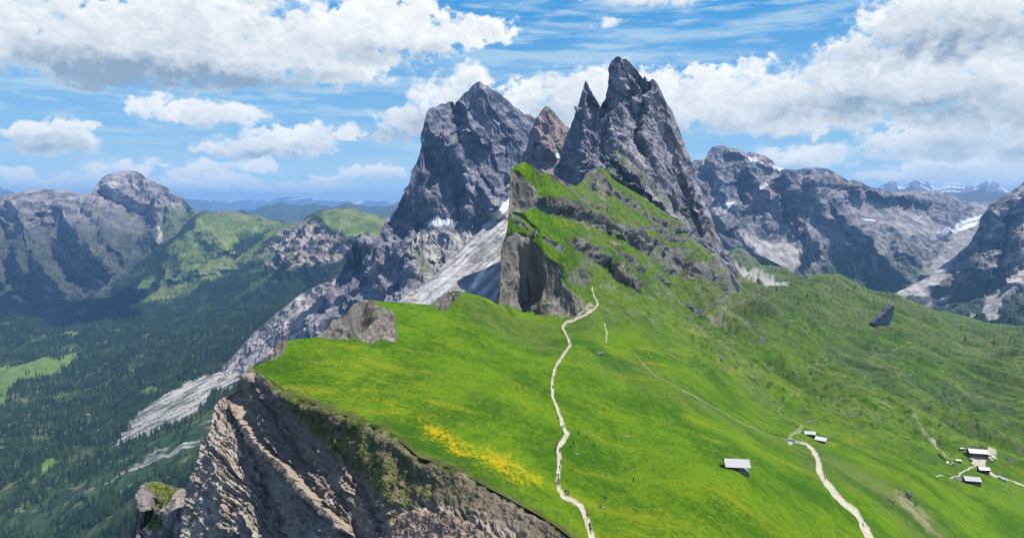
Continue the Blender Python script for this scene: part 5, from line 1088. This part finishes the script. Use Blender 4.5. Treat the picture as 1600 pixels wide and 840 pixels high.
def hut(px, py, L, W, H, rise, rz, label, roofm='shingle', wallm='dark_wood', name='hut', Y=None, sink=2.5, porch=False, windows=2, chimney=False, over=.7, stoneh=.9, cat='hut'):
    """timber hut: ridge along its own x axis; stone footing follows the slope"""
    p, n = gnear(px, py); low = sink
    g = empty(name, p + Vector((0, 0, .25)), rz, label, cat)
    MB().box(-L / 2 - .12, L / 2 + .12, -W / 2 - .12, W / 2 + .12, -low, stoneh * .45).obj('stone_base', 'stone', g)
    w = MB(); x0, x1, y0, y1 = -L / 2, L / 2, -W / 2, W / 2; zb = stoneh * .45
    if porch: xs = x0 + L * .52
    else: xs = x1
    w.box(x0, xs, y0, y1, zb, H)
    for xx in (x0, xs):
        w.quad((xx, y0, H), (xx, y1, H), (xx, 0, H + rise - .05)) if xx == xs else w.quad((xx, y1, H), (xx, y0, H), (xx, 0, H + rise - .05))
    k = -1
    while y0 + .3 * (k + 2) < y1:                      # boards stand proud of the wall
        k += 1; yy = y0 + .3 * (k + .5)
        w.box(x0 - .03, x0, yy, yy + .2, zb, H - .02)
    zz = zb + .1
    while zz < H - .2: w.box(x0 + .05, xs - .05, y0 - .035, y0, zz, zz + .2); zz += .27
    w.obj('wall', wallm, g)
    t = .14; r = MB(); s = rise / (W / 2); ov = over
    for sy in (-1, 1):
        e = (W / 2 + ov); ze = H + rise - s * e
        a, b = (x0 - ov, 0, H + rise), (x1 + ov, 0, H + rise); c, d = (x1 + ov, sy * e, ze), (x0 - ov, sy * e, ze)
        up = Vector((0, 0, t)); q = [Vector(v) for v in (a, b, c, d)]; i = len(r.V); r.V += [tuple(v) for v in q] + [tuple(v + up) for v in q]
        r.Q += [tuple(i + j for j in f) for f in ((0, 1, 2, 3), (7, 6, 5, 4), (0, 4, 5, 1), (1, 5, 6, 2), (2, 6, 7, 3), (3, 7, 4, 0))]
        for m in range(5):                              # courses of the covering
            f0 = (m + .92) / 5.4; ye, zc = sy * e * f0, H + rise - s * e * f0 + t
            r.box(x0 - ov, x1 + ov, min(ye, ye + sy * .06), max(ye, ye + sy * .06), zc - .02 - s * .05, zc + .03)
    ro = r.obj('roof', roofm, g)
    MB().box(x0 - ov - .05, x1 + ov + .05, -.12, .12, H + rise + t - .03, H + rise + t + .07).obj('ridge_cap', 'grey_wood', ro)
    if chimney: MB().box(x0 + L * .3, x0 + L * .3 + .8, .6, 1.4, H + .3, H + rise + 1.3).obj('chimney', 'plaster', ro)
    for k in range(windows):
        xc = x0 + (xs - x0) * (k + .7) / (windows + .5)
        f = MB(); f.box(xc - .5, xc + .5, y0 - .07, y0 - .036, H * .48, H * .48 + .08); f.box(xc - .5, xc + .5, y0 - .07, y0 - .036, H * .82, H * .82 + .08); f.box(xc - .5, xc - .42, y0 - .07, y0 - .036, H * .48, H * .9); f.box(xc + .42, xc + .5, y0 - .07, y0 - .036, H * .48, H * .9)
        fo = f.obj('window', 'grey_wood', g); MB().box(xc - .42, xc + .42, y0 - .05, y0 - .038, H * .5, H * .88).obj('pane', 'glass', fo)
    MB().box(xs - 1.3, xs - .45, y0 - .06, y0 - .037, zb, zb + 1.95).obj('door', 'brown_wood', g)
    if porch:
        for xx, yy in ((x1 - .15, y0 + .15), (x1 - .15, y1 - .15), ((xs + x1) / 2, y0 + .15)): MB().box(xx - .1, xx + .1, yy - .1, yy + .1, zb, H + (.0 if abs(yy) > .1 else 0)).obj('post', 'grey_wood', g)
        MB().box(xs, x1, y0 + .05, y0 + .13, zb + .75, zb + .9).obj('railing', 'grey_wood', g)
        MB().box(xs, x1 + .3, y0 - .6, y1, zb - .06, zb + .02).obj('porch_floor', 'pale_rock', g)
    return g
def hutsat():
    hut(1150, 733, 8.8, 6.4, 2.5, 1.9, math.radians(-6), 'open fronted hut with a pale shingle roof, alone on the green slope', 'shingle', porch=True, windows=1, sink=2.2, over=.75)
    hut(1265, 681, 7.6, 6.0, 2.6, 1.5, math.radians(-12), 'small dark hut with a grey roof, upper of the pair at the gravel track bend', 'shingle', windows=2)
    hut(1283, 690, 7.4, 6.6, 2.2, 1.7, math.radians(-38), 'low dark hut with a broad pale roof, lower of the pair by the gravel track', 'metal_roof', windows=1)
    hut(1527, 711, 16.5, 10.5, 4.2, 2.4, math.radians(-14), 'large mountain inn with a white roof beside a terrace of guests', 'metal_roof', 'brown_wood', 'mountain_inn', windows=5, chimney=True, sink=4, cat='inn')
    hut(1536, 738, 8.2, 5.8, 3.8, 1.5, math.radians(-8), 'tall narrow dark shed with a pale roof on the grass just below the large inn', 'metal_roof', windows=1, sink=3)
    hut(1518, 754, 11.5, 8.4, 3.4, 2.1, math.radians(-14), 'black walled barn with a flat grey roof lowest of the buildings below the inn', 'shingle', 'dark_wood', 'barn', windows=2, sink=3.5, cat='barn')
    hut(1503, 702.5, 4.2, 2.6, 1.5, .7, math.radians(-10), 'tiny white roofed shelter in the grass left of and above the inn', 'metal_roof', windows=0, over=.3, sink=1)
    hut(1497, 722, 4.4, 3.4, 2.0, .9, math.radians(-15), 'little pale roofed store by the round paddock fence left of the inn', 'metal_roof', windows=0, over=.35, sink=1.2)
    # round paddock with two white tents
    c, _ = gnear(1482, 722); g = empty('paddock_fence', c, 0, 'round dark timber paddock fence left of the inn around two white tents', 'fence')
    R = 8.5; pts = []
    for k in range(28):
        a = k * 2 * math.pi / 28; q = Vector((c.x + R * math.cos(a), c.y + R * 1.0 * math.sin(a), 0)); px, py = seen(np.array([q.x, q.y, c.z])); gp, _ = gnear(float(px), float(py)); pts.append(Vector((q.x - c.x, q.y - c.y, gp.z - c.z)))
    rail = MB()
    for k in range(28):
        a, b = pts[k], pts[(k + 1) % 28]; MB().tube(a - Vector((0, 0, .4)), a + Vector((0, 0, 1.5)), .20).obj('post', 'dark_wood', g)
        for hh in (.45, .8, 1.15): rail.tube(a + Vector((0, 0, hh)), b + Vector((0, 0, hh)), .17, 5)
    rail.obj('rails', 'dark_wood', g)
    for (px, py, lab) in ((1480, 722, 'white ridge tent inside the round paddock, left of two'), (1486, 724.5, 'white ridge tent inside the round paddock, right of two')):
        p, _ = gnear(px, py); t = empty('tent', p, .3, lab, 'tent', 'white tents in the paddock'); m = MB(); l, w, h = 1.5, 1.3, 1.7
        m.quad((-l, -w, -.2), (l, -w, -.2), (l, 0, h), (-l, 0, h)); m.quad((l, w, -.2), (-l, w, -.2), (-l, 0, h), (l, 0, h)); m.obj('canvas', 'white_paint', t)
        m = MB(); m.quad((-l + .02, w - .03, -.2), (-l + .02, -w + .03, -.2), (-l + .02, 0, h - .04)); m.quad((l - .02, -w + .03, -.2), (l - .02, w - .03, -.2), (l - .02, 0, h - .04)); m.obj('end_flap', 'canvas', t)
    # terrace tables with parasols
    protot = None; k = 0
    for px, py, what in ((1543, 709, 'cream parasol over a table at the upper end of the inn terrace'), (1547, 712, 'cream parasol and table second from the upper end of the inn terrace'), (1551, 715.5, 'cream parasol and table in the middle of the inn terrace'), (1555, 719, 'cream parasol and table at the right edge of the inn terrace'),
                         (1545, 717, 'cream parasol and table close to the inn corner on its terrace'), (1549, 721, 'cream parasol and table at the lower edge of the inn terrace'), (1519, 719, 'cream parasol and table left of the inn front where the footpath starts')):
        p, _ = gnear(px, py)
        if protot is None:
            t = protot = empty('terrace_table', p, .2, what, 'parasol table', 'parasol tables on the inn terrace')
            MB().box(-.9, .9, -.4, .4, .70, .76).obj('table_top', 'grey_wood', t); MB().box(-.9, .9, -.85, -.6, .40, .45).obj('bench', 'grey_wood', t); MB().box(-.9, .9, .6, .85, .40, .45).obj('bench', 'grey_wood', t)
            l = MB(); [l.box(sx * .7 - .05, sx * .7 + .05, -.75, .75, -.4, .40 if True else 0) for sx in (-1, 1)]; [l.box(sx * .7 - .05, sx * .7 + .05, -.06, .06, .4, .70) for sx in (-1, 1)]; l.obj('trestle', 'grey_wood', t)
            MB().tube((0, 0, .76), (0, 0, 2.5), .03).obj('pole', 'grey_wood', t); c_ = MB(); [c_.quad((0, 0, 2.75), (1.45 * math.cos(a), 1.45 * math.sin(a), 2.25), (1.45 * math.cos(a + .785), 1.45 * math.sin(a + .785), 2.25)) for a in [i * .785398 for i in range(8)]]; c_.obj('parasol', 'canvas', t)
        else: dup(protot, p, k * .7, what)
        k += 1
def car(px, py, rz, label, paint, van=True):
    p, _ = gnear(px, py); g = empty('parked_car', p + Vector((0, 0, .05)), rz, label, 'car'); L, W, H = (4.9, 1.9, 2.0) if van else (4.3, 1.8, 1.5)
    prof = [(-L / 2, .35), (-L / 2 + .05, H - .12), (-L / 2 + .3, H), (L * .16, H), (L * .33, H * .60), (L / 2 - .08, H * .50), (L / 2, .35)]
    m = MB(); n = len(prof); m.V = [(x, s * W / 2 * (.9 if z > H * .7 else 1), z) for s in (-1, 1) for x, z in prof]
    m.Q = [tuple(range(n))[::1], tuple(range(2 * n - 1, n - 1, -1))] + [(i, n + i, n + (i + 1) % n, (i + 1) % n) for i in range(n)]
    m.obj('body', paint, g, bevel=.05)
    w = MB(); w.quad((L * .17, -W * .41, H * .95), (L * .17, W * .41, H * .95), (L * .325 + .03, W * .43, H * .63), (L * .325 + .03, -W * .43, H * .63))
    w.V = [(x + .03, y, z + .02) for x, y, z in w.V]; w.obj('windscreen', 'glass', g)
    for s in (-1, 1):
        MB().box(-L * .38, L * .12, min(s * W * .455, s * W * .47), max(s * W * .455, s * W * .47), H * .62, H * .86).obj('side_window', 'glass', g)
        for sx in (-.3, .3): MB().tube((sx * L, s * (W / 2 - .22), .33), (sx * L, s * (W / 2 + .02), .33), .33, 14).obj('wheel', 'tyre', g)
    return g

# hikers: one skinned body per pose
def body(name, J, E, rad, shirt, legs, shade):
    me = bpy.data.meshes.new(name); me.from_pydata(J, E, []); me.update(); o = bpy.data.objects.new(name, me); COL.objects.link(o)
    sk = o.modifiers.new('skin', 'SKIN'); sk.branch_smoothing = .6; ss = o.modifiers.new('sub', 'SUBSURF'); ss.levels = 1; ss.render_levels = 1
    for i, r in enumerate(rad): me.skin_vertices[0].data[i].radius = (r, r)
    me.skin_vertices[0].data[0].use_root = True
    dg = bpy.context.evaluated_depsgraph_get(); nm = bpy.data.meshes.new_from_object(o.evaluated_get(dg)); bpy.data.objects.remove(o)
    for mt in (shirt, legs, 'skin', 'black'): nm.materials.append(M_[mt])
    mi = []
    for p in nm.polygons:
        c = p.center; mi.append(shade(c))
    nm.polygons.foreach_set('material_index', mi); nm.polygons.foreach_set('use_smooth', [True] * len(mi)); nm.name = name; return nm
def pose_mesh(pose, shirt, legs):
    if pose in ('stand', 'walk'):
        st = .30 if pose == 'walk' else .05; sw = .22 if pose == 'walk' else .03
        J = [(0, 0, .95), (0, 0, 1.15), (0, 0, 1.38), (0, .01, 1.48), (0, .02, 1.56), (0, .02, 1.68),
             (-.10, 0, .90), (-.11, st * .45, .50), (-.11, st * .5 - .06, .09), (-.11, st * .5 + .12, .04), (.10, 0, .90), (.11, -st * .30, .49), (.11, -st * .8, .10), (.11, -st * .8 + .17, .04),
             (-.19, 0, 1.40), (-.25, -sw * .6, 1.13), (-.24, -sw * .2 + .08, .88), (-.24, -sw * .1 + .10, .80), (.19, 0, 1.40), (.25, sw * .6, 1.13), (.24, sw + .08, .90), (.24, sw + .12, .82)]
        E = [(0, 1), (1, 2), (2, 3), (3, 4), (4, 5), (0, 6), (6, 7), (7, 8), (8, 9), (0, 10), (10, 11), (11, 12), (12, 13), (2, 14), (14, 15), (15, 16), (16, 17), (2, 18), (18, 19), (19, 20), (20, 21)]
        R = [.15, .13, .15, .06, .085, .10, .10, .065, .05, .045, .10, .065, .05, .045, .065, .048, .035, .035, .065, .048, .035, .035]
        def sh(c):
            if c.z > 1.47: return 2
            if abs(c.x) > .17 and c.z < 1.08: return 2
            if c.z > .93: return 0
            return 3 if c.z < .10 else 1
    else:                                                      # sitting on the grass, knees raised, leaning on the hands
        J = [(0, 0, .13), (0, -.05, .35), (0, -.08, .60), (0, -.06, .70), (0, -.04, .77), (0, -.03, .88),
             (-.11, .08, .13), (-.14, .42, .42), (-.14, .68, .10), (-.14, .82, .06), (.11, .08, .13), (.14, .46, .36), (.15, .80, .09), (.15, .93, .07),
             (-.19, -.09, .60), (-.26, -.02, .38), (-.22, .20, .36), (-.20, .28, .38), (.19, -.09, .60), (.28, -.20, .34), (.27, -.32, .08), (.27, -.36, .03)]
        E = [(0, 1), (1, 2), (2, 3), (3, 4), (4, 5), (0, 6), (6, 7), (7, 8), (8, 9), (0, 10), (10, 11), (11, 12), (12, 13), (2, 14), (14, 15), (15, 16), (16, 17), (2, 18), (18, 19), (19, 20), (20, 21)]
        R = [.15, .13, .15, .06, .085, .10, .10, .065, .05, .045, .10, .065, .05, .045, .065, .048, .035, .035, .065, .048, .035, .035]
        def sh(c):
            if c.z > .69: return 2
            if abs(c.x) > .17 and c.y < .3 and c.z < .30 or (abs(c.x) > .18 and .12 < c.y < .32 and c.z > .3 and c.z < .5 and abs(c.x) > .17): return 2
            if c.z > .2 and c.y < .06: return 0
            return 3 if c.y > .72 and c.z < .14 else 1
    return body('body', J, E, R, shirt, legs, sh)
_bodies = {}
def cap_mesh(z, y, mat, nm='hair'):
    m = MB(); n = 10
    for i in range(5):
        for k in range(n):
            a, b = i * .38, k * 2 * math.pi / n; m.V.append((.112 * math.sin(a) * math.cos(b), y - .012 + .125 * math.sin(a) * math.sin(b), z + .125 * math.cos(a)))
    for i in range(4):
        for k in range(n): m.Q.append((i * n + k, i * n + (k + 1) % n, (i + 1) * n + (k + 1) % n, (i + 1) * n + k))
    return m
def person(px, py, pose, shirt, legs, facing, label, pack=None, group='hikers on and beside the ridge path'):
    p, _ = gnear(px, py); key = (pose, shirt, legs)
    if key not in _bodies: _bodies[key] = pose_mesh(pose, shirt, legs)
    g = empty('person', p, math.radians(facing), label, 'person', group); g.scale = (1.15,) * 3
    b = bpy.data.objects.new('body', _bodies[key]); COL.objects.link(b); b.parent = g
    hz, hy = (1.69, .02) if pose != 'sit' else (.89, -.03)
    cap_mesh(hz, hy, 'hair').obj('hair', 'hair', g, smooth=True)
    if pack and pose != 'sit': MB().box(-.16, .16, -.34, -.14, 1.0, 1.45).obj('backpack', pack, g, bevel=.05)
def hikers():
    N = [(866, 641, 'walk', 'red', 'black', 'high on the ridge path where it narrows below the tooth'), (871, 657, 'walk', 'black', 'grey', 'just above the upper path bend'), (878.5, 671, 'walk', 'navy', 'black', 'left of two at the sharp upper bend'), (881, 669.5, 'walk', 'grey', 'black', 'right of two at the sharp upper bend'),
         (871, 697, 'stand', 'black', 'navy', 'standing off the left edge of the path below the bend'), (869, 702.5, 'stand', 'navy', 'black', 'second of a group off the left edge of the path'), (868, 706.5, 'stand', 'black', 'black', 'third and lowest of the group off the left edge'),
         (874.5, 707, 'walk', 'red', 'black', 'on the path, left of a couple beside the group'), (876.3, 706, 'walk', 'black', 'tan', 'on the path, right of a couple beside the group'), (876, 726, 'walk', 'grey', 'navy', 'on the path midway down the straight stretch'), (874.5, 735, 'walk', 'red', 'grey', 'on the straight stretch below midway'),
         (872, 747, 'walk', 'navy', 'black', 'uppermost of a cluster on the lower curve'), (872.3, 756, 'walk', 'black', 'black', 'on the lower curve, right edge of the cluster'), (869.8, 757.5, 'walk', 'white', 'navy', 'on the lower curve, left edge of the cluster'), (872.8, 760, 'walk', 'grey', 'black', 'lowest of the cluster on the lower curve'),
         (883.5, 774, 'stand', 'black', 'navy', 'left one of two side by side at the lower kink'), (887.7, 774, 'stand', 'navy', 'black', 'right one of two side by side at the lower kink'), (917, 805, 'walk', 'orange', 'tan', 'on the bare stretch below the kink, upper of two'), (918, 812, 'walk', 'tan', 'orange', 'on the bare stretch below the kink, lower of two'),
         (922, 828, 'walk', 'black', 'navy', 'upper of two near the bottom end of the path'), (922.6, 834, 'walk', 'navy', 'black', 'lower of two at the bottom end of the path'),
         (863.5, 607, 'walk', 'navy', 'black', 'far up the path halfway to the cliff'), (890, 540, 'walk', 'black', 'black', 'tiny on the path just below the foot of the cliff'), (863, 590, 'walk', 'tan', 'black', 'far up the path above the halfway walker'), (926, 486, 'walk', 'black', 'grey', 'tiny on the rocky shelf beside the cliff')]
    for i, (px, py, po, a, b, w) in enumerate(N):
        person(px, py, po, a, b, (170 if i % 2 else -10) + (i * 37) % 40 - 20, 'hiker in %s top %s' % (a, w), 'black' if i % 3 == 0 else ('blue' if i % 3 == 1 else None))
    Mm = [(903.2, 680, 'stand', 'black', 'black', 'standing alone on the grass right of the upper bend'), (916.5, 684, 'sit', 'black', 'navy', 'sitting on the grass right of the lone standing one'), (896.5, 696, 'stand', 'navy', 'black', 'standing on the grass, upper of two near the path'), (891.3, 702, 'stand', 'black', 'grey', 'standing on the grass, lower of two near the path'),
          (908, 701, 'stand', 'teal', 'tan', 'standing in the middle of the resting group'), (922.5, 699.5, 'sit', 'white', 'navy', 'sitting on the grass in the middle of the resting group'), (928.2, 696, 'sit', 'navy', 'black', 'sitting at the right of the white topped one'), (940.5, 707.5, 'sit', 'black', 'black', 'sitting apart at the right of the resting group'),
          (926, 720, 'sit', 'white', 'black', 'sitting lowest of the resting group below the grey log'), (988.3, 735, 'sit', 'white', 'tan', 'sitting far right of the group on the open meadow'), (989.5, 753, 'stand', 'blue', 'black', 'standing bent below the far right sitter'), (945, 779, 'sit', 'black', 'navy', 'sitting on the meadow, left of a pair above a lying rucksack'),
          (947.8, 781.5, 'sit', 'navy', 'grey', 'sitting on the meadow, right of a pair above a lying rucksack'), (938.2, 792.5, 'sit', 'grey', 'black', 'sitting lowest on the meadow beside a pale mat'), (942.8, 794, 'sit', 'white', 'tan', 'sitting on a pale mat at the lowest spot of the meadow'), (886, 755, 'stand', 'black', 'black', 'standing in the grass right of the lower curve')]
    for i, (px, py, po, a, b, w) in enumerate(Mm): person(px, py, po, a, b, (i * 67) % 360, 'person in %s top %s' % (a, w), None, 'people resting on the meadow')
    K = [(1094, 619.5, 'left walker on the long thin path below the crag'), (1100, 623, 'second walker on the long thin path below the crag'), (1143, 644.5, 'lone walker midway along the thin path to the huts'), (1198, 674.5, 'leftmost of three close together before the hut junction'), (1205, 677.5, 'middle one of three close together before the hut junction'), (1212, 680, 'rightmost of three close together before the hut junction'), (1003, 566, 'walker at the start of the thin path below the crag')]
    for i, (px, py, w) in enumerate(K): person(px, py, 'walk', ('black', 'navy', 'red', 'black', 'grey', 'black', 'navy')[i], 'black', 60 + i * 9, 'small dark ' + w, 'black', 'walkers on the thin path to the huts')
    for i, (px, py, w) in enumerate([(1288, 748, 'upper walker on the broad gravel track below the huts'), (1289.5, 751, 'walker just behind the upper one on the broad gravel track'), (1350, 816, 'walker in black near the lower end of the broad gravel track'), (1348.5, 823, 'walker in navy nearest the bottom of the broad gravel track')]):
        person(px, py, 'walk', ('grey', 'black', 'black', 'navy')[i], 'black', 20 + 160 * (i % 2), w, None, 'walkers on the broad gravel track')
    for i, (px, py) in enumerate([(1513, 722), (1531, 721), (1541, 716), (1547, 714.5), (1553, 721), (1474, 700)]):
        person(px, py, 'stand', ('red', 'white', 'blue', 'orange', 'black', 'navy')[i], 'black', i * 50, ['guest in red left of the inn front', 'guest in white before the inn door', 'guest in blue near the inn corner', 'guest in orange between the terrace tables', 'guest in black at the lower terrace edge', 'walker on the thin trail above the paddock'][i], None, 'people around the inn')

def boulder_mesh(name, seed, mat, sub=3, flat=.7):
    import bmesh
    bm = bmesh.new(); bmesh.ops.create_icosphere(bm, subdivisions=sub, radius=1)
    co = np.array([v.co[:] for v in bm.verts]); r = np.random.RandomState(seed)
    for _ in range(11):                                        # split faces
        n = r.normal(size=3); n /= np.linalg.norm(n); d = co @ n; lim = r.uniform(.45, .8); co -= np.outer(np.maximum(d - lim, 0), n)
    co *= (1 + .16 * fbm(co[:, 0] * 2 + seed, co[:, 1] * 2, co[:, 2] * 2, 4))[:, None]; co[:, 2] *= flat
    for v, c in zip(bm.verts, co): v.co = c
    me = bpy.data.meshes.new(name); bm.to_mesh(me); bm.free(); me.materials.append(M_[mat]); return me
def rocks():
    B = [boulder_mesh('boulder', s, m, 3, f) for s, m, f in ((1, 'rock', .6), (2, 'rock', .75), (3, 'pale_rock', .5), (4, 'rock', .9), (5, 'pale_rock', .7))]
    def put(px, py, w, k, label, hgt=1.0, rz=0., group=None, name='boulder', ax=1.5):
        p, _ = gnear(px, py); s = w / ppm(p) / 2
        o = bpy.data.objects.new(name, B[k]); COL.objects.link(o); o.location = p + Vector((0, 0, s * .12 * hgt)); o.scale = (s, s * ax * .6, s * hgt); o.rotation_euler = (.1, -.15, rz)
        return tag(o, label, 'boulder', group)
    put(1187, 444, 12, 3, 'tall dark block standing in the upper pasture at the foot of the right peak flank', 1.8)
    put(1344, 492, 11, 3, 'dark rounded block left of the great leaning slab', 1.1); put(1268, 583, 9, 1, 'dark boulder pair beside the zigzag trail, larger one', 1.2, .5); put(1276, 586, 5, 3, 'small dark boulder right of the zigzag trail pair')
    put(1128, 563, 9, 1, 'dark oblong boulder on the steep slope below the crag', .9, .6); put(1195, 597, 6, 1, 'dark boulder with pale rubble left of the zigzag trail', 1.3)
    put(937, 552, 22, 0, 'long flat rock outcropping in the meadow right of the ridge path', .5, -.45); put(981, 682.5, 14, 4, 'long low pale stone on the meadow above the hut slope', .35, -.25, ax=.8); put(901, 709.5, 12, 4, 'long grey stone in the resting group meadow', .3, -.15, ax=.8)
    put(1391, 783, 16, 1, 'dark low rock in the lower right slope beside the eroded patch', .45, -.5); put(1418, 774, 13, 1, 'dark crag at the top of the eroded patch on the lower right slope', .9, -.4); put(1580, 719, 14, 3, 'dark conical rock right of the inn terrace', .8)
    put(1495, 748, 20, 0, 'dark rubble heap left of the black barn', .4, -.1); put(1262, 658, 16, 0, 'dark flat rock ledge above the gravel turning place', .25); put(1257, 688, 11, 0, 'brown rubble heap between the car and the two dark huts', .3)
    put(1468, 665, 9, 1, 'dark rocks in the pasture above the round paddock, left one'); put(1478, 667, 8, 0, 'dark rocks in the pasture above the round paddock, middle one'); put(1492, 664, 7, 3, 'dark rocks in the pasture above the round paddock, right one'); put(1332, 676, 5, 1, 'lone dark boulder on the green right of the upper hut')
    # the leaning slab
    p, _ = gnear(1378, 506); k = 1 / ppm(p)
    O = [(-18, 4), (-9, 12), (1, 20), (8, 28), (13, 32), (14, 27), (12, 12), (8, 0), (0, -3), (-12, 0)]
    m = MB(); n = len(O); D = [-7, 8]
    m.V = [(x * k, y * k + (.25 * x * k if y > 0 else 0), z * k) for y in D for x, z in O]; m.Q = [tuple(range(n))[::-1], tuple(range(n, 2 * n))] + [(i, (i + 1) % n, n + (i + 1) % n, n + i) for i in range(n)]
    o = m.obj('leaning_slab', 'blue_rock'); o.location = p; sb = o.modifiers.new('s', 'SUBSURF'); sb.subdivision_type = 'SIMPLE'; sb.levels = sb.render_levels = 5
    tx = bpy.data.textures.new('crags', 'CLOUDS'); tx.noise_scale = 7; dm = o.modifiers.new('d', 'DISPLACE'); dm.texture = tx; dm.strength = 3; dm.mid_level = .5
    tag(o, 'great dark pointed rock slab leaning out of the upper valley floor', 'rock')
    rng = np.random.RandomState(5); cnt = 0
    reg = [([(1180, 425), (1260, 470), (1340, 490), (1400, 505), (1400, 520), (1300, 505), (1200, 480), (1150, 455)], 46, 2.5, 6, 'dark'), ([(1120, 520), (1200, 560), (1290, 600), (1330, 640), (1260, 640), (1180, 590), (1110, 560)], 34, 1.5, 4, 'x'), ([(1300, 600), (1420, 620), (1500, 680), (1440, 700), (1330, 660)], 14, 1.5, 3.5, 'x'), ([(960, 500), (1100, 540), (1120, 600), (1060, 600), (970, 550)], 18, 1.5, 4, 'x')]
    for ri, (poly, n, a, b, kind) in enumerate(reg):
        place = ('in the upper pasture near the leaning slab', 'on the slope around the zigzag trail', 'in the pasture above the inn', 'on the grass under the green crag')[ri]
        xs = [q[0] for q in poly]; ys = [q[1] for q in poly]; c = 0
        while c < n:
            px, py = rng.uniform(min(xs), max(xs)), rng.uniform(min(ys), max(ys))
            if not inpoly(np.array([px]), np.array([py]), poly)[0]: continue
            c += 1; kk = rng.choice([0, 1, 3]) if kind == 'dark' else rng.choice([0, 1, 2, 4])
            pale = kk in (2, 4)
            put(px, py, a + (b - a) * rng.rand() ** 2, kk, 'small %s boulder among others %s' % ('pale' if pale else 'dark grey', place), rng.uniform(.6, 1.1), rng.rand() * 6, ('pale boulders ' if pale else 'dark boulders ') + place)
    # lone conifers of the upper pasture
    cl = [(1237, 428), (1213, 455), (1208, 458), (1262, 463), (1268, 467), (1275, 465), (1283, 470), (1225, 462), (1293, 478), (1190, 452), (1298, 490), (1352, 480), (1340, 458), (1347, 461), (1355, 464), (1362, 467), (1370, 470), (1377, 473), (1384, 476), (1352, 460), (1366, 471), (1497, 512), (1508, 530), (1521, 531), (1553, 535), (1567, 525), (1580, 530), (1440, 500), (1455, 502), (1335, 452), (1395, 480), (1248, 474), (1305, 486)]
    for i, (px, py) in enumerate(cl):
        p, _ = gnear(px, py); o = bpy.data.objects.new('spruce', TREES[i % 5]); COL.objects.link(o); o.location = p - Vector((0, 0, .3)); s = (7 + (i * 13) % 7) * (1 if p.y > 1300 else .7); o.scale = (s * 1.25, s * 1.25, s); o.rotation_euler = (0, 0, i)
        tag(o, 'small dark conifer standing in the upper pasture right of the peaks', 'tree', 'scattered conifers of the upper pasture')
def ridge_fence():
    """wire fence that follows the edge of the drop"""
    line = [(600, 655), (640, 680), (668, 700), (700, 716), (735, 726), (765, 743), (795, 762), (820, 778), (845, 790), (870, 806), (888, 820), (900, 834), (912, 845)]
    pts = []
    for (a, b), (c, d) in zip(line[:-1], line[1:]):
        pts += [(a, b), ((a + c) / 2, (b + d) / 2)]
    G = [gnear(*q)[0] for q in pts]; base = G[0]; g = empty('wire_fence', base, 0, 'thin wire fence on grey posts along the edge above the rocky drop', 'fence')
    wire = MB()
    for i, q in enumerate(G):
        q = q - base; MB().tube(q - Vector((0, 0, .3)), q + Vector((.03, 0, 1.15)), .055, 6, .045).obj('post', 'grey_wood', g)
        if i:
            for h in (.5, .85, 1.08): wire.tube(last + Vector((0, 0, h)), q + Vector((0, 0, h)), .010, 4)
        last = q
    wire.obj('wires', 'grey', g)
hutsat(); hikers(); rocks(); ridge_fence()
car(1237, 690, math.radians(-25), 'silver car parked where the thin path meets the gravel turning place', 'silver'); car(1563.5, 748, math.radians(-28), 'white van parked on the track below the inn, left of two', 'white_paint'); car(1569, 751, math.radians(-28), 'white van parked on the track below the inn, right of two', 'white_paint')

# ------------------------------------------------------------------ unseen cumulus added overhead, placed to shade the side valleys and west spur
def shade_clouds():
    def target(px, py, Y): return at(px, py, Y)
    V, Q = [], []; rng = np.random.RandomState(11); H = 2500.0
    import bmesh
    bm = bmesh.new(); bmesh.ops.create_icosphere(bm, subdivisions=3, radius=1); co = np.array([v.co[:] for v in bm.verts]); fa = np.array([[v.index for v in f.verts] for f in bm.faces]); bm.free()
    for (px, py, Y, rx, ry, n) in ((60, 470, 5500, 900, 300, 10), (-60, 470, 5300, 700, 330, 7), (210, 495, 5100, 420, 200, 6), (30, 505, 4900, 800, 200, 6), (1345, 420, 4800, 520, 330, 8), (1410, 430, 5000, 420, 300, 6), (1300, 380, 4900, 260, 220, 4), (1215, 345, 4950, 420, 240, 6), (1130, 330, 4900, 200, 200, 3), (500, 475, 2600, 150, 110, 5), (585, 440, 2500, 110, 100, 4), (1600, 330, 4300, 260, 420, 5), (1540, 440, 3600, 200, 230, 3)):
        c = target(px, py, Y); t = (H - c[2]) / sd.z; cx, cy = c[0] + sd.x * t, c[1] + sd.y * t
        for k in range(n):
            a, r = rng.rand() * 6.28, rng.rand() ** .5; s = rng.uniform(.35, .6) * min(rx, ry)
            p = co * np.array([s * 1.25, s, s * .55]); p += (p / s) * (s * .28 * fbm(co[:, 0] * 1.6 + k, co[:, 1] * 1.6 + px, co[:, 2] * 1.6, 4))[:, None]; p[:, 2] = np.maximum(p[:, 2], -.12 * s)
            p += np.array([cx + rx * r * math.cos(a), cy + ry * r * math.sin(a), H + s * .2]); Q.append(fa + len(V) * len(co)); V.append(p)
    m = plain_mat('cloud white', (.85, .86, .88), 1, .02, .001, 0)
    o = mesh_obj('clouds', np.concatenate(V), np.concatenate(Q), m); tag(o, 'unseen white cumulus added overhead to shade the side valleys and west spur', 'clouds', kind='stuff')
shade_clouds()
build_sky()
